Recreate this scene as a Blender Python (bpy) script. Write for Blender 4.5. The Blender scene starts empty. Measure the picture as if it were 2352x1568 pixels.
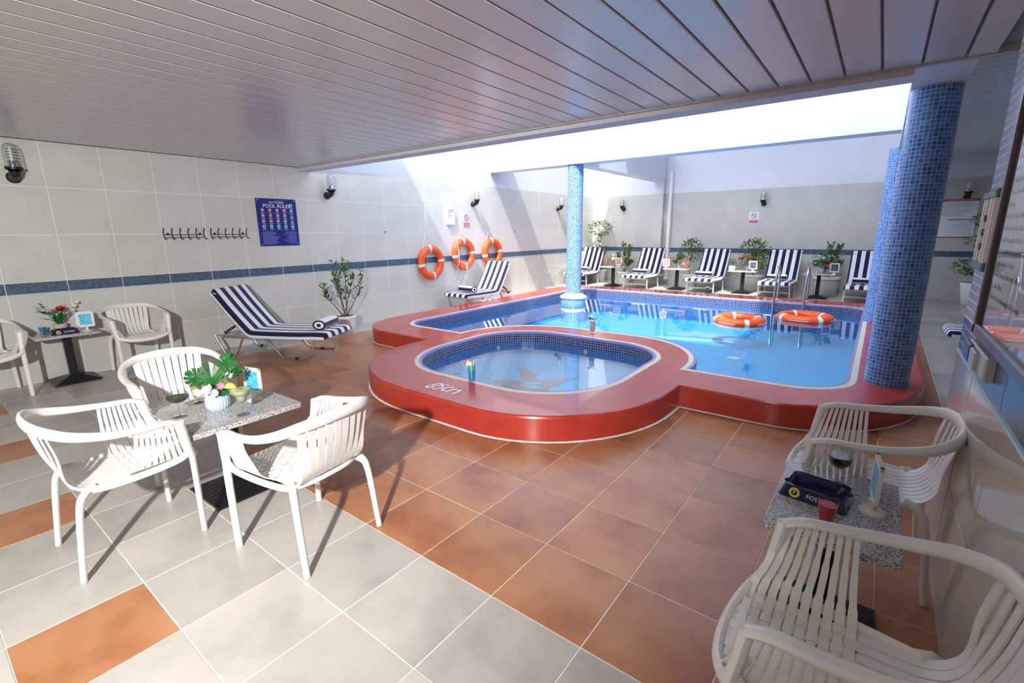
import bpy, bmesh, math, random
from mathutils import Vector, Matrix
from mathutils.geometry import delaunay_2d_cdt
PI = math.pi
sc = bpy.context.scene
C = sc.collection

# ------------------------------------------------------------------ camera, sky, sun, lights, exposure
CAMH = 1.575
F_PX, PITCH, YAW, ROLL = 1092.58, 0.22702, -0.65186, -0.00946
def cam_basis():
    cy, sy, cp, sp = math.cos(YAW), math.sin(YAW), math.cos(PITCH), math.sin(PITCH)
    fwd = Vector((sy*cp, cy*cp, -sp)); right = Vector((cy, -sy, 0)); up = right.cross(fwd)
    cr, sr = math.cos(ROLL), math.sin(ROLL)
    return cr*right + sr*up, -sr*right + cr*up, fwd
RIGHT, UP, FWD = cam_basis()
cam = bpy.data.cameras.new('camera'); cam.sensor_width = 36; cam.lens = F_PX/2352*36
cam.clip_start = .02; cam.clip_end = 200
camo = bpy.data.objects.new('camera', cam); C.objects.link(camo)
m = Matrix((RIGHT, UP, -FWD)).transposed().to_4x4(); m.translation = (0, 0, CAMH)
camo.matrix_world = m
sc.camera = camo

w = bpy.data.worlds.new('sky'); sc.world = w; w.use_nodes = True
nt = w.node_tree; bgn = nt.nodes['Background']
sky = nt.nodes.new('ShaderNodeTexSky'); sky.sky_type = 'NISHITA'
sky.sun_disc = False; sky.sun_elevation = math.radians(56); sky.sun_rotation = math.radians(165)
sky.air_density = 1.0; sky.dust_density = 2.0; sky.ozone_density = 1.0
hsv = nt.nodes.new('ShaderNodeHueSaturation'); hsv.inputs['Saturation'].default_value = .55
nt.links.new(sky.outputs[0], hsv.inputs['Color']); nt.links.new(hsv.outputs[0], bgn.inputs[0]); bgn.inputs[1].default_value = 0.58

sun = bpy.data.lights.new('sun', 'SUN'); sun.energy = 3.9; sun.angle = math.radians(.6); sun.color = (1, .96, .9)
suno = bpy.data.objects.new('sun', sun); C.objects.link(suno)
SUND = Vector((-.155, .65, -1.0))
suno.rotation_euler = SUND.to_track_quat('-Z', 'Y').to_euler(); suno.location = (2, -6, 12)

# the photographer's strobe on its stand behind the camera, turned to the left hand tables
fl = bpy.data.lights.new('photo_strobe', 'SPOT'); fl.energy = 680; fl.spot_size = math.radians(104); fl.spot_blend = .9
fl.shadow_soft_size = .06; fl.color = (1, .985, .97)
flo = bpy.data.objects.new('photo_strobe', fl); C.objects.link(flo); flo.location = (.05, -1.5, 2.3)
flo.rotation_euler = (Vector((-4.4, 1.6, .7)) - flo.location).to_track_quat('-Z', 'Y').to_euler()

vs = sc.view_settings; vs.view_transform = 'Standard'; vs.look = 'None'; vs.gamma = 1; vs.use_curve_mapping = False
vs.exposure = 1.0

# ------------------------------------------------------------------ materials
MAT = {}
def nodes_of(name):
    mt = bpy.data.materials.new(name); mt.use_nodes = True; MAT[name] = mt
    return mt, mt.node_tree.nodes, mt.node_tree.links, mt.node_tree.nodes['Principled BSDF']
def mat(name, col, rough=.5, metal=0, var=0, scale=8, spec=.5, bump=0, emit=None, coat=0, trans=0, ior=1.45):
    mt, n, l, b = nodes_of(name)
    b.inputs['Base Color'].default_value = (*col, 1); b.inputs['Roughness'].default_value = rough
    b.inputs['Metallic'].default_value = metal; b.inputs['Specular IOR Level'].default_value = spec
    b.inputs['Coat Weight'].default_value = coat; b.inputs['Transmission Weight'].default_value = trans; b.inputs['IOR'].default_value = ior
    if emit: b.inputs['Emission Color'].default_value = (*emit[:3], 1); b.inputs['Emission Strength'].default_value = emit[3]
    if var or bump:
        g = n.new('ShaderNodeNewGeometry'); no = n.new('ShaderNodeTexNoise'); no.inputs['Scale'].default_value = scale; no.inputs['Detail'].default_value = 5
        l.new(g.outputs['Position'], no.inputs['Vector'])
        if var:
            r = n.new('ShaderNodeValToRGB'); e = r.color_ramp.elements
            e[0].position = .3; e[1].position = .7
            e[0].color = (*[max(0, c*(1-var)) for c in col], 1); e[1].color = (*[min(1, c*(1+var)) for c in col], 1)
            l.new(no.outputs['Fac'], r.inputs['Fac']); l.new(r.outputs['Color'], b.inputs['Base Color'])
        if bump:
            bp = n.new('ShaderNodeBump'); bp.inputs['Strength'].default_value = bump; bp.inputs['Distance'].default_value = .01
            l.new(no.outputs['Fac'], bp.inputs['Height']); l.new(bp.outputs['Normal'], b.inputs['Normal'])
    return mt
def mosaic(name, c1, c2, grout, size, rough=.15, uv=True, var3=None):
    mt, n, l, b = nodes_of(name)
    co = n.new('ShaderNodeUVMap' if uv else 'ShaderNodeNewGeometry')
    br = n.new('ShaderNodeTexBrick'); br.offset = 0; br.squash = 1
    br.inputs['Color1'].default_value = (*c1, 1); br.inputs['Color2'].default_value = (*c2, 1); br.inputs['Mortar'].default_value = (*grout, 1)
    br.inputs['Scale'].default_value = 1; br.inputs['Brick Width'].default_value = size; br.inputs['Row Height'].default_value = size
    br.inputs['Mortar Size'].default_value = size*.075; br.inputs['Mortar Smooth'].default_value = .1
    l.new(co.outputs[0], br.inputs['Vector']); l.new(br.outputs['Color'], b.inputs['Base Color'])
    rr = n.new('ShaderNodeMapRange'); rr.inputs['To Min'].default_value = rough; rr.inputs['To Max'].default_value = .7
    l.new(br.outputs['Fac'], rr.inputs['Value']); l.new(rr.outputs[0], b.inputs['Roughness'])
    bp = n.new('ShaderNodeBump'); bp.inputs['Strength'].default_value = .4; bp.inputs['Distance'].default_value = .003; bp.invert = True
    l.new(br.outputs['Fac'], bp.inputs['Height']); l.new(bp.outputs['Normal'], b.inputs['Normal'])
    return mt
def stone_tile(name, a, bcol, c3, rough, scale=2.2):
    mt, n, l, b = nodes_of(name)
    g = n.new('ShaderNodeNewGeometry'); oi = n.new('ShaderNodeObjectInfo')
    ad = n.new('ShaderNodeVectorMath'); ad.operation = 'ADD'; mu = n.new('ShaderNodeVectorMath'); mu.operation = 'SCALE'; mu.inputs['Scale'].default_value = 37
    l.new(oi.outputs['Random'], mu.inputs[0]); l.new(g.outputs['Position'], ad.inputs[0]); l.new(mu.outputs[0], ad.inputs[1])
    no = n.new('ShaderNodeTexNoise'); no.inputs['Scale'].default_value = scale; no.inputs['Detail'].default_value = 7; no.inputs['Roughness'].default_value = .62
    l.new(ad.outputs[0], no.inputs['Vector'])
    r = n.new('ShaderNodeValToRGB'); e = r.color_ramp.elements; e[0].position = .32; e[0].color = (*a, 1); e[1].position = .7; e[1].color = (*c3, 1)
    x = r.color_ramp.elements.new(.5); x.color = (*bcol, 1)
    l.new(no.outputs['Fac'], r.inputs['Fac'])
    hs = n.new('ShaderNodeHueSaturation'); mr = n.new('ShaderNodeMapRange'); mr.inputs['To Min'].default_value = .88; mr.inputs['To Max'].default_value = 1.1
    l.new(oi.outputs['Random'], mr.inputs['Value']); l.new(mr.outputs[0], hs.inputs['Value']); l.new(r.outputs['Color'], hs.inputs['Color'])
    l.new(hs.outputs['Color'], b.inputs['Base Color'])
    n2 = n.new('ShaderNodeTexNoise'); n2.inputs['Scale'].default_value = 60; l.new(g.outputs['Position'], n2.inputs['Vector'])
    bp = n.new('ShaderNodeBump'); bp.inputs['Strength'].default_value = .08; bp.inputs['Distance'].default_value = .004
    l.new(n2.outputs['Fac'], bp.inputs['Height']); l.new(bp.outputs['Normal'], b.inputs['Normal'])
    b.inputs['Roughness'].default_value = rough
    return mt
def granite(name):
    mt, n, l, b = nodes_of(name)
    g = n.new('ShaderNodeNewGeometry'); v = n.new('ShaderNodeTexVoronoi'); v.inputs['Scale'].default_value = 300
    no = n.new('ShaderNodeTexNoise'); no.inputs['Scale'].default_value = 190; no.inputs['Detail'].default_value = 3
    l.new(g.outputs['Position'], v.inputs['Vector']); l.new(g.outputs['Position'], no.inputs['Vector'])
    mx = n.new('ShaderNodeMix'); mx.data_type = 'FLOAT'; mx.inputs[0].default_value = .55
    sp = n.new('ShaderNodeSeparateColor'); l.new(v.outputs['Color'], sp.inputs[0])
    l.new(sp.outputs[0], mx.inputs[2]); l.new(no.outputs['Fac'], mx.inputs[3])
    r = n.new('ShaderNodeValToRGB'); r.color_ramp.interpolation = 'LINEAR'; e = r.color_ramp.elements
    e[0].position = .28; e[0].color = (.03, .03, .035, 1); e[1].position = .62; e[1].color = (.62, .61, .59, 1)
    x = r.color_ramp.elements.new(.36); x.color = (.17, .165, .17, 1); x = r.color_ramp.elements.new(.44); x.color = (.45, .43, .41, 1)
    l.new(mx.outputs[0], r.inputs['Fac']); l.new(r.outputs['Color'], b.inputs['Base Color']); b.inputs['Roughness'].default_value = .12
    return mt
def stripes(name, period=.136, phase=.0, thr=.5, navy=(.012, .012, .05), white=(.78, .79, .88)):
    mt, n, l, b = nodes_of(name)
    uvn = n.new('ShaderNodeUVMap'); s = n.new('ShaderNodeSeparateXYZ'); l.new(uvn.outputs[0], s.inputs[0])
    a = n.new('ShaderNodeMath'); a.operation = 'ADD'; a.inputs[1].default_value = phase; l.new(s.outputs[0], a.inputs[0])
    d = n.new('ShaderNodeMath'); d.operation = 'DIVIDE'; d.inputs[1].default_value = period; l.new(a.outputs[0], d.inputs[0])
    f = n.new('ShaderNodeMath'); f.operation = 'FRACT'; l.new(d.outputs[0], f.inputs[0])
    c = n.new('ShaderNodeMath'); c.operation = 'GREATER_THAN'; c.inputs[1].default_value = thr; l.new(f.outputs[0], c.inputs[0])
    mx = n.new('ShaderNodeMix'); mx.data_type = 'RGBA'; l.new(c.outputs[0], mx.inputs[0])
    mx.inputs[6].default_value = (*navy, 1); mx.inputs[7].default_value = (*white, 1)
    l.new(mx.outputs[2], b.inputs['Base Color']); b.inputs['Roughness'].default_value = .85; b.inputs['Specular IOR Level'].default_value = .2
    b.inputs['Sheen Weight'].default_value = .25
    g = n.new('ShaderNodeNewGeometry'); no = n.new('ShaderNodeTexNoise'); no.inputs['Scale'].default_value = 160; l.new(g.outputs['Position'], no.inputs['Vector'])
    bp = n.new('ShaderNodeBump'); bp.inputs['Strength'].default_value = .25; bp.inputs['Distance'].default_value = .004
    l.new(no.outputs['Fac'], bp.inputs['Height']); l.new(bp.outputs['Normal'], b.inputs['Normal'])
    return mt
def clear(name, tint, ior=1.33, rough=0.0, wave=0, boost=1.0, edge=0):
    """thin clear sheet: tinted see-through with a Fresnel mirror on top (glass, water surface)"""
    mt = bpy.data.materials.new(name); mt.use_nodes = True; MAT[name] = mt
    n, l = mt.node_tree.nodes, mt.node_tree.links; n.remove(n['Principled BSDF']); out = n['Material Output']
    t = n.new('ShaderNodeBsdfTransparent'); t.inputs[0].default_value = (*tint, 1)
    gl = n.new('ShaderNodeBsdfGlossy'); gl.inputs['Roughness'].default_value = rough
    lw = n.new('ShaderNodeLayerWeight'); pw_ = n.new('ShaderNodeMath'); pw_.operation = 'POWER'; pw_.inputs[1].default_value = 5; l.new(lw.outputs['Facing'], pw_.inputs[0])
    lw.inputs[0].default_value = .5
    f0 = ((ior-1)/(ior+1))**2; fr = n.new('ShaderNodeMath'); fr.operation = 'MULTIPLY_ADD'; fr.inputs[1].default_value = 1-f0; fr.inputs[2].default_value = f0; l.new(pw_.outputs[0], fr.inputs[0])
    mx = n.new('ShaderNodeMixShader')
    mu = n.new('ShaderNodeMath'); mu.operation = 'MULTIPLY'; mu.inputs[1].default_value = boost; mu.use_clamp = True
    l.new(fr.outputs[0], mu.inputs[0]); l.new(mu.outputs[0], mx.inputs[0]); l.new(t.outputs[0], mx.inputs[1]); l.new(gl.outputs[0], mx.inputs[2]); l.new(mx.outputs[0], out.inputs[0])
    if edge:   # longer way through the wall of the glass where it is seen edge on
        p2 = n.new('ShaderNodeMath'); p2.operation = 'POWER'; p2.inputs[1].default_value = 2.5; l.new(lw.outputs['Facing'], p2.inputs[0])
        m2 = n.new('ShaderNodeMix'); m2.data_type = 'RGBA'; m2.inputs[6].default_value = (*tint, 1); m2.inputs[7].default_value = (edge, edge*1.02, edge*1.02, 1)
        l.new(p2.outputs[0], m2.inputs[0]); l.new(m2.outputs[2], t.inputs[0])
    if wave:
        g = n.new('ShaderNodeNewGeometry'); no = n.new('ShaderNodeTexNoise'); no.inputs['Scale'].default_value = 3.5; no.inputs['Detail'].default_value = 3
        l.new(g.outputs['Position'], no.inputs['Vector'])
        bp = n.new('ShaderNodeBump'); bp.inputs['Strength'].default_value = wave; bp.inputs['Distance'].default_value = .01
        l.new(no.outputs['Fac'], bp.inputs['Height']); l.new(bp.outputs['Normal'], gl.inputs['Normal'])
    return mt

mat('plastic_white', (.80, .78, .74), .32)
mat('wall_tile', (.585, .58, .54), .09, var=.05, scale=2.5, spec=.5)
mat('wall_tile_warm', (.56, .535, .48), .05, var=.04, scale=2.5)
mat('grout', (.86, .86, .84), .8)
mat('floor_grout', (.80, .77, .72), .8, var=.15, scale=15)
mat('band_tile', (.085, .125, .185), .22, var=.35, scale=30)
mat('band_line', (.38, .60, .68), .4)
mat('plaster', (.71, .74, .80), .75, var=.02, scale=1.5)
mat('beam_paint', (.66, .67, .70), .6, var=.04, scale=4)
mat('ceiling_panel', (.60, .60, .60), .22, spec=.6)
mat('ceiling_groove', (.17, .16, .15), .6)
mat('ceiling_back', (.3, .3, .3), .8)
mat('ceiling_trim', (.50, .47, .45), .5, var=.12, scale=12)
stone_tile('tile_orange', (.30, .105, .042), (.44, .185, .08), (.50, .25, .125), .30)
stone_tile('tile_grey', (.36, .335, .30), (.46, .43, .385), (.52, .475, .41), .34)
stone_tile('tile_wood', (.34, .325, .28), (.43, .41, .36), (.50, .475, .42), .32, 1.3)
mat('red_paint', (.46, .045, .03), .26, var=.12, scale=5, bump=.06, coat=.3)
mat('cream_edge', (.66, .62, .53), .5, var=.06, scale=20)
mat('lilac_edge', (.25, .24, .46), .2)
mosaic('mosaic_column', (.025, .125, .45), (.09, .33, .76), (.56, .58, .54), .0315)
mosaic('mosaic_pool', (.008, .012, .075), (.035, .05, .20), (.36, .37, .42), .033)
mosaic('mosaic_deep', (.015, .09, .33), (.04, .16, .45), (.18, .38, .62), .033)
mosaic('mosaic_floor', (.02, .36, .72), (.026, .385, .75), (.032, .40, .76), .033)
mosaic('mosaic_floor_small', (.22, .42, .60), (.27, .48, .65), (.33, .53, .68), .033)
mosaic('mosaic_bird', (.50, .27, .22), (.44, .23, .18), (.52, .40, .36), .033)
mosaic('mosaic_whale', (.17, .36, .58), (.20, .40, .62), (.25, .46, .66), .033)
mosaic('mosaic_aqua', (.25, .62, .78), (.28, .66, .80), (.33, .68, .82), .033)
mosaic('mosaic_lilac', (.52, .53, .62), (.60, .60, .68), (.72, .72, .72), .04, .08)
mosaic('mosaic_bluewall', (.05, .10, .32), (.10, .17, .42), (.45, .48, .55), .04, .08)
mat('drain', (.42, .62, .60), .5)
clear('water', (.78, .95, .99), 1.33, 0, .05, 1.15)
clear('water_small', (.82, .92, .98), 1.33, 0, .03, 1.3)
clear('glass', (.95, .965, .965), 1.5, 0, 0, 2.6, .45)
clear('window_glass', (.92, .94, .95), 1.6)
mat('steel', (.62, .63, .65), .22, 1)
mat('aluminium', (.70, .70, .70), .3, 1)
mat('black_iron', (.012, .012, .014), .35)
mat('black_plastic', (.015, .016, .018), .4)
mat('white_paint', (.80, .79, .77), .35)
mat('white_gloss', (.85, .85, .83), .2)
mat('pot_white', (.72, .70, .67), .5)
mat('soil', (.03, .022, .017), .95, bump=.6, scale=60)
mat('ring_orange', (.80, .10, .018), .32)
mat('band_white', (.74, .75, .75), .5)
mat('rope', (.74, .70, .64), .8)
granite('granite')
stripes('stripe_lounger', .152, .118)
stripes('stripe_towel', .19, .03, .30)
mat('navy', (.012, .012, .05), .85)
mat('towel_white', (.78, .79, .88), .85)
mat('leaf', (.055, .13, .028), .45, var=.5, scale=14)
mat('leaf_gloss', (.02, .13, .03), .22, var=.4, scale=20)
mat('leaf_lime', (.20, .30, .06), .45, var=.4, scale=14)
mat('stem', (.14, .10, .06), .8)
mat('stem_green', (.12, .22, .08), .6)
for nme, c in dict(petal_red=(.42, .006, .012), petal_pink=(.80, .34, .44), petal_white=(.80, .78, .74), petal_orange=(.80, .16, .03), petal_lilac=(.62, .45, .6), petal_coral=(.75, .06, .04)).items():
    mat(nme, c, .6)
mat('vase_blue', (.50, .60, .70), .4)
mat('vase_pink', (.66, .50, .45), .5)
mat('vase_grey', (.35, .40, .42), .4)
mat('vase_cream', (.82, .72, .56), .4)
mat('vase_dark', (.10, .11, .12), .4)
mat('ash_blue', (.010, .014, .055), .12, coat=.5)
mat('yellow_print', (.80, .60, .06), .5)
mat('white_print', (.85, .85, .86), .6)
mat('dark_print', (.05, .05, .07), .7)
mat('grey_print', (.42, .42, .46), .7)
mat('red_print', (.55, .03, .06), .5)
mat('sign_blue', (.018, .022, .20), .35, var=.25, scale=1.7)
mat('sign_line', (.20, .25, .55), .6)
mat('cyan_print', (.30, .68, .82), .5)
mat('pink_print', (.75, .42, .38), .5)
mat('paper', (.80, .81, .84), .5)
mat('sign_silver', (.55, .56, .59), .35)
mat('frame_red', (.30, .07, .05), .5)
mat('frame_purple', (.085, .055, .065), .3)
mat('green_clear', (.10, .20, .15), .2)
mat('photo_blue', (.10, .50, .82), .35, var=.35, scale=40)
mat('photo_mix', (.55, .30, .22), .35, var=.7, scale=60)
mat('photo_dark', (.10, .10, .13), .35, var=.8, scale=60)
mat('ivory', (.76, .73, .62), .3)
mat('switch_grey', (.50, .50, .48), .4)
mat('switch_blue', (.03, .07, .20), .3)
def liquid(name, c, rough=.05): return mat(name, c, rough, spec=.6)
liquid('drink_green', (.005, .045, .02)); liquid('drink_yellow', (.62, .60, .04)); liquid('drink_pale', (.55, .62, .38)); liquid('drink_wine', (.018, .004, .008))
liquid('drink_red', (.50, .006, .012)); liquid('drink_blue', (.0, .28, .62)); liquid('drink_teal', (.05, .55, .50)); liquid('drink_pina', (.62, .50, .48)); liquid('drink_lime', (.04, .55, .08)); liquid('drink_orange', (.75, .14, .015)); liquid('drink_peach', (.80, .36, .06))
mat('citrus_orange', (.85, .35, .03), .5); mat('citrus_flesh', (.88, .60, .18), .5); mat('lemon', (.75, .70, .30), .5)
mat('wall_plain', (.56, .54, .49), .5)

# ------------------------------------------------------------------ mesh helpers
class MB:
    def __init__(s): s.v = []; s.f = []; s.uv = {}; s.m = []; s.mi = 0
    def add(s, vs, fs, uvs=None):
        o = len(s.v); s.v += [tuple(v) for v in vs]
        for k, f in enumerate(fs):
            if uvs: s.uv[len(s.f)] = uvs[k]
            s.f.append([i + o for i in f]); s.m.append(s.mi)
        return s
    def box(s, x0, x1, y0, y1, z0, z1):
        v = [(x, y, z) for z in (z0, z1) for y in (y0, y1) for x in (x0, x1)]
        return s.add(v, [(0, 2, 3, 1), (4, 5, 7, 6), (0, 1, 5, 4), (2, 6, 7, 3), (0, 4, 6, 2), (1, 3, 7, 5)])
    def cbox(s, x0, x1, y0, y1, z0, z1, c):
        """box with a chamfered top"""
        v = [(x0, y0, z0), (x1, y0, z0), (x1, y1, z0), (x0, y1, z0), (x0, y0, z1-c), (x1, y0, z1-c), (x1, y1, z1-c), (x0, y1, z1-c),
             (x0+c, y0+c, z1), (x1-c, y0+c, z1), (x1-c, y1-c, z1), (x0+c, y1-c, z1)]
        f = [(3, 2, 1, 0), (8, 9, 10, 11)]
        for k in range(4):
            j = (k+1) % 4; f += [(k, j, j+4, k+4), (k+4, j+4, j+8, k+8)]
        return s.add(v, f)
    def ribbon(s, a, b, closed=True):
        n = len(a); v = list(a) + list(b)
        return s.add(v, [(i, (i+1) % n, (i+1) % n + n, i+n) for i in range(n if closed else n-1)])
    def tube(s, path, r, seg=8, flat=1.0, up=None, caps=True, closed=False, uvlen=False):
        """swept ellipse; r may be a list; flat scales the cross direction 'up'"""
        P = [Vector(p) for p in path]; n = len(P); R = r if isinstance(r, (list, tuple)) else [r]*n
        V = []; prev = None
        for i in range(n):
            if closed: t = P[(i+1) % n] - P[i-1]
            else: t = P[min(i+1, n-1)] - P[max(i-1, 0)]
            t = t.normalized() if t.length > 1e-9 else Vector((0, 0, 1))
            if up is not None: a = Vector(up)
            elif prev is None: a = Vector((0, 0, 1)) if abs(t.z) < .9 else Vector((1, 0, 0))
            else: a = prev
            nn = (a - t*a.dot(t))
            if nn.length < 1e-6: nn = t.orthogonal()
            nn.normalize(); bb = t.cross(nn); prev = nn
            for k in range(seg):
                an = 2*PI*k/seg
                V.append(P[i] + R[i]*(bb*math.cos(an) + nn*math.sin(an)*flat))
        F = []; U = []
        for i in range(n if closed else n-1):
            j = (i+1) % n
            for k in range(seg):
                q = (k+1) % seg; F.append((i*seg+k, i*seg+q, j*seg+q, j*seg+k))
        if caps and not closed: F += [tuple(range(seg-1, -1, -1)), tuple(range((n-1)*seg, n*seg))]
        return s.add(V, F)
    def lathe(s, prof, seg=20, c=(0, 0, 0), uv=False, a0=0, capb=False, capt=False):
        V = [(c[0]+r*math.cos(a0+2*PI*k/seg), c[1]+r*math.sin(a0+2*PI*k/seg), c[2]+z) for r, z in prof for k in range(seg)]
        F = []; U = []
        for i in range(len(prof)-1):
            for k in range(seg):
                q = (k+1) % seg; F.append((i*seg+k, i*seg+q, (i+1)*seg+q, (i+1)*seg+k))
                ra = max(prof[i][0], prof[i+1][0])
                u0, u1 = 2*PI*ra*k/seg, 2*PI*ra*(k+1)/seg
                U.append([(u0, prof[i][1]), (u1, prof[i][1]), (u1, prof[i+1][1]), (u0, prof[i+1][1])])
        if capb: F.append(tuple(range(seg-1, -1, -1))); U.append([(0, 0)]*seg)
        if capt: F.append(tuple(range((len(prof)-1)*seg, len(prof)*seg))); U.append([(0, 0)]*seg)
        return s.add(V, F, U if uv else None)
    def prism(s, poly, z0, z1):
        n = len(poly); V = [(x, y, z0) for x, y in poly] + [(x, y, z1) for x, y in poly]
        return s.add(V, [tuple(range(n-1, -1, -1)), tuple(range(n, 2*n))] + [(i, (i+1) % n, (i+1) % n+n, i+n) for i in range(n)])
    def xf(s, M):
        s.v = [tuple(M @ Vector(v)) for v in s.v]; return s
    def mesh(s, name, mats, smooth=None):
        me = bpy.data.meshes.new(name); me.from_pydata(s.v, [], s.f); 
        for mm in (mats if isinstance(mats, (list, tuple)) else [mats]): me.materials.append(MAT[mm])
        if any(s.m): me.polygons.foreach_set('material_index', s.m)
        if s.uv:
            ul = me.uv_layers.new(name='UVMap')
            for p in me.polygons:
                q = s.uv.get(p.index)
                if q:
                    for li, c in zip(p.loop_indices, q): ul.data[li].uv = c
        if smooth:
            me.polygons.foreach_set('use_smooth', [True]*len(me.polygons)); me.update(); me.set_sharp_from_angle(angle=math.radians(smooth))
        me.update(); return me
def obj(name, me, parent=None, loc=None, rz=0):
    o = bpy.data.objects.new(name, me); C.objects.link(o); o.parent = parent
    if loc is not None: o.location = loc
    if rz: o.rotation_euler[2] = rz
    return o
def part(name, mb, mats, parent, smooth=None, kind=None, label=None):
    o = obj(name, mb.mesh(name, mats, smooth), parent)
    if kind: o['kind'] = kind
    if label: o['label'] = label
    return o
def tag(o, label, cat, group=None):
    o['label'] = label; o['category'] = cat
    if group: o['group'] = group
    return o
def thing(name, label, cat, loc=(0, 0, 0), rz=0, group=None, M=None):
    o = bpy.data.objects.new(name, None); C.objects.link(o); o.empty_display_size = .1
    if M is not None: o.matrix_world = M
    else: o.location = loc; o.rotation_euler[2] = rz
    return tag(o, label, cat, group)
def struct(name, mb, mats, smooth=None):
    o = part(name, mb, mats, None, smooth); o['kind'] = 'structure'; return o
def dup(root, label, loc, rz=0):
    r = root.copy(); C.objects.link(r); r.location = loc; r.rotation_euler = (0, 0, rz); r['label'] = label
    for ch in list(root.children):
        c = ch.copy(); C.objects.link(c); c.parent = r
        for g in list(ch.children):
            d = g.copy(); C.objects.link(d); d.parent = c
    return r
def basis(x, y, z, loc):
    m = Matrix((Vector(x), Vector(y), Vector(z))).transposed().to_4x4(); m.translation = loc; return m
def on_left(y, z, x=-7.2): return basis((0, 1, 0), (0, 0, 1), (1, 0, 0), (x, y, z))
def on_back(x, z, y=13.65): return basis((1, 0, 0), (0, 0, 1), (0, -1, 0), (x, y, z))
def on_right(y, z, x=.375): return basis((0, -1, 0), (0, 0, 1), (-1, 0, 0), (x, y, z))
def spline(pts, n=8, closed=False):
    P = [Vector(p) for p in pts]; out = []; L = len(P)
    for i in range(L if closed else L-1):
        p0 = P[i-1] if (i or closed) else P[0]*2-P[1]; p1 = P[i]; p2 = P[(i+1) % L]
        p3 = P[(i+2) % L] if (closed or i+2 < L) else P[-1]*2-P[-2]
        for k in range(n):
            t = k/n; out.append(.5*((2*p1)+(p2-p0)*t+(2*p0-5*p1+4*p2-p3)*t*t+(3*p1-p0-3*p2+p3)*t**3))
    if not closed: out.append(P[-1].copy())
    return out
def strap(path, width, thick, wdir=None, cap=True):
    """flat band along a path; width along wdir (Vector), thickness across"""
    P = [Vector(p) for p in path]; n = len(P); V = []; wd = Vector(wdir); W = width if isinstance(width, (list, tuple)) else [width]*n
    for i in range(n):
        t = (P[min(i+1, n-1)] - P[max(i-1, 0)]).normalized(); ww = (wd - t*wd.dot(t)).normalized(); nn = t.cross(ww)
        for a, b in ((-1, -1), (1, -1), (1, 1), (-1, 1)): V.append(P[i] + ww*a*W[i]/2 + nn*b*thick/2)
    F = [(i*4+k, i*4+(k+1) % 4, i*4+4+(k+1) % 4, i*4+4+k) for i in range(n-1) for k in range(4)]
    if cap: F += [(3, 2, 1, 0), tuple(range(4*n-4, 4*n))]
    return V, F
def text_mb(s, size, align='CENTER', ext=.0008):
    cu = bpy.data.curves.new('t', 'FONT'); cu.body = s; cu.size = size; cu.extrude = ext; cu.align_x = align; cu.align_y = 'CENTER'; cu.resolution_u = 3
    o = bpy.data.objects.new('t', cu); C.objects.link(o)
    dg = bpy.context.evaluated_depsgraph_get(); dg.update(); me = bpy.data.meshes.new_from_object(o.evaluated_get(dg))
    mb = MB(); mb.add([v.co[:] for v in me.vertices], [tuple(p.vertices) for p in me.polygons])
    bpy.data.objects.remove(o); bpy.data.curves.remove(cu); bpy.data.meshes.remove(me)
    return mb
def shift(mb, x=0, y=0, z=0, sx=1, sy=1):
    mb.v = [(v[0]*sx+x, v[1]*sy+y, v[2]+z) for v in mb.v]; return mb
def bars(rows, z, mb=None):
    mb = mb or MB()
    for x0, x1, y, h in rows: mb.box(x0, x1, y-h/2, y+h/2, z-.0006, z+.0006)
    return mb
def disc(mb, x, y, r, z, seg=20, h=.0012): return mb.prism([(x+r*math.cos(2*PI*k/seg), y+r*math.sin(2*PI*k/seg)) for k in range(seg)], z-h/2, z+h/2)
def ringdisc(mb, x, y, r0, r1, z, seg=24):
    a = [(x+r0*math.cos(2*PI*k/seg), y+r0*math.sin(2*PI*k/seg), z) for k in range(seg)]; b = [(x+r1*math.cos(2*PI*k/seg), y+r1*math.sin(2*PI*k/seg), z) for k in range(seg)]
    return mb.ribbon(a, b)
def rrect(x0, x1, y0, y1, r, seg=5):
    out = []
    for cx, cy, a in ((x1-r, y1-r, 0), (x0+r, y1-r, 90), (x0+r, y0+r, 180), (x1-r, y0+r, 270)):
        out += [(cx+r*math.cos(math.radians(a+90*k/seg)), cy+r*math.sin(math.radians(a+90*k/seg))) for k in range(seg+1)]
    return out
exec_rng = random.Random(7)

# ------------------------------------------------------------------ pool outlines (plan)
def arc(cx, cy, rx, ry, a0, a1, n=14):
    return [(cx+rx*math.cos(math.radians(a0+(a1-a0)*k/n)), cy+ry*math.sin(math.radians(a0+(a1-a0)*k/n))) for k in range(n+1)]
def subdiv(poly, step=.25):
    out = []
    for i, p in enumerate(poly):
        q = poly[(i+1) % len(poly)]; d = math.hypot(q[0]-p[0], q[1]-p[1])
        if d < 1e-6: continue
        n = max(1, int(d/step))
        out += [(p[0]+(q[0]-p[0])*k/n, p[1]+(q[1]-p[1])*k/n) for k in range(n)]
    return out
def offset(poly, d):
    n = len(poly); out = []
    for i in range(n):
        a, b, c = Vector(poly[i-1]), Vector(poly[i]), Vector(poly[(i+1) % n])
        e1 = (b-a).normalized(); e2 = (c-b).normalized(); n1 = Vector((e1.y, -e1.x)); n2 = Vector((e2.y, -e2.x)); nn = (n1+n2)
        nn = nn.normalized() if nn.length > 1e-6 else n1
        k = max(.5, nn.dot(n1)); out.append(tuple(b + nn*d/k))
    return out
def inside(p, poly):
    x, y = p; r = False; n = len(poly)
    for i in range(n):
        (x1, y1), (x2, y2) = poly[i], poly[i-1]
        if (y1 > y) != (y2 > y) and x < (x2-x1)*(y-y1)/(y2-y1)+x1: r = not r
    return r
ZC, ZW = .216, .085
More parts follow.
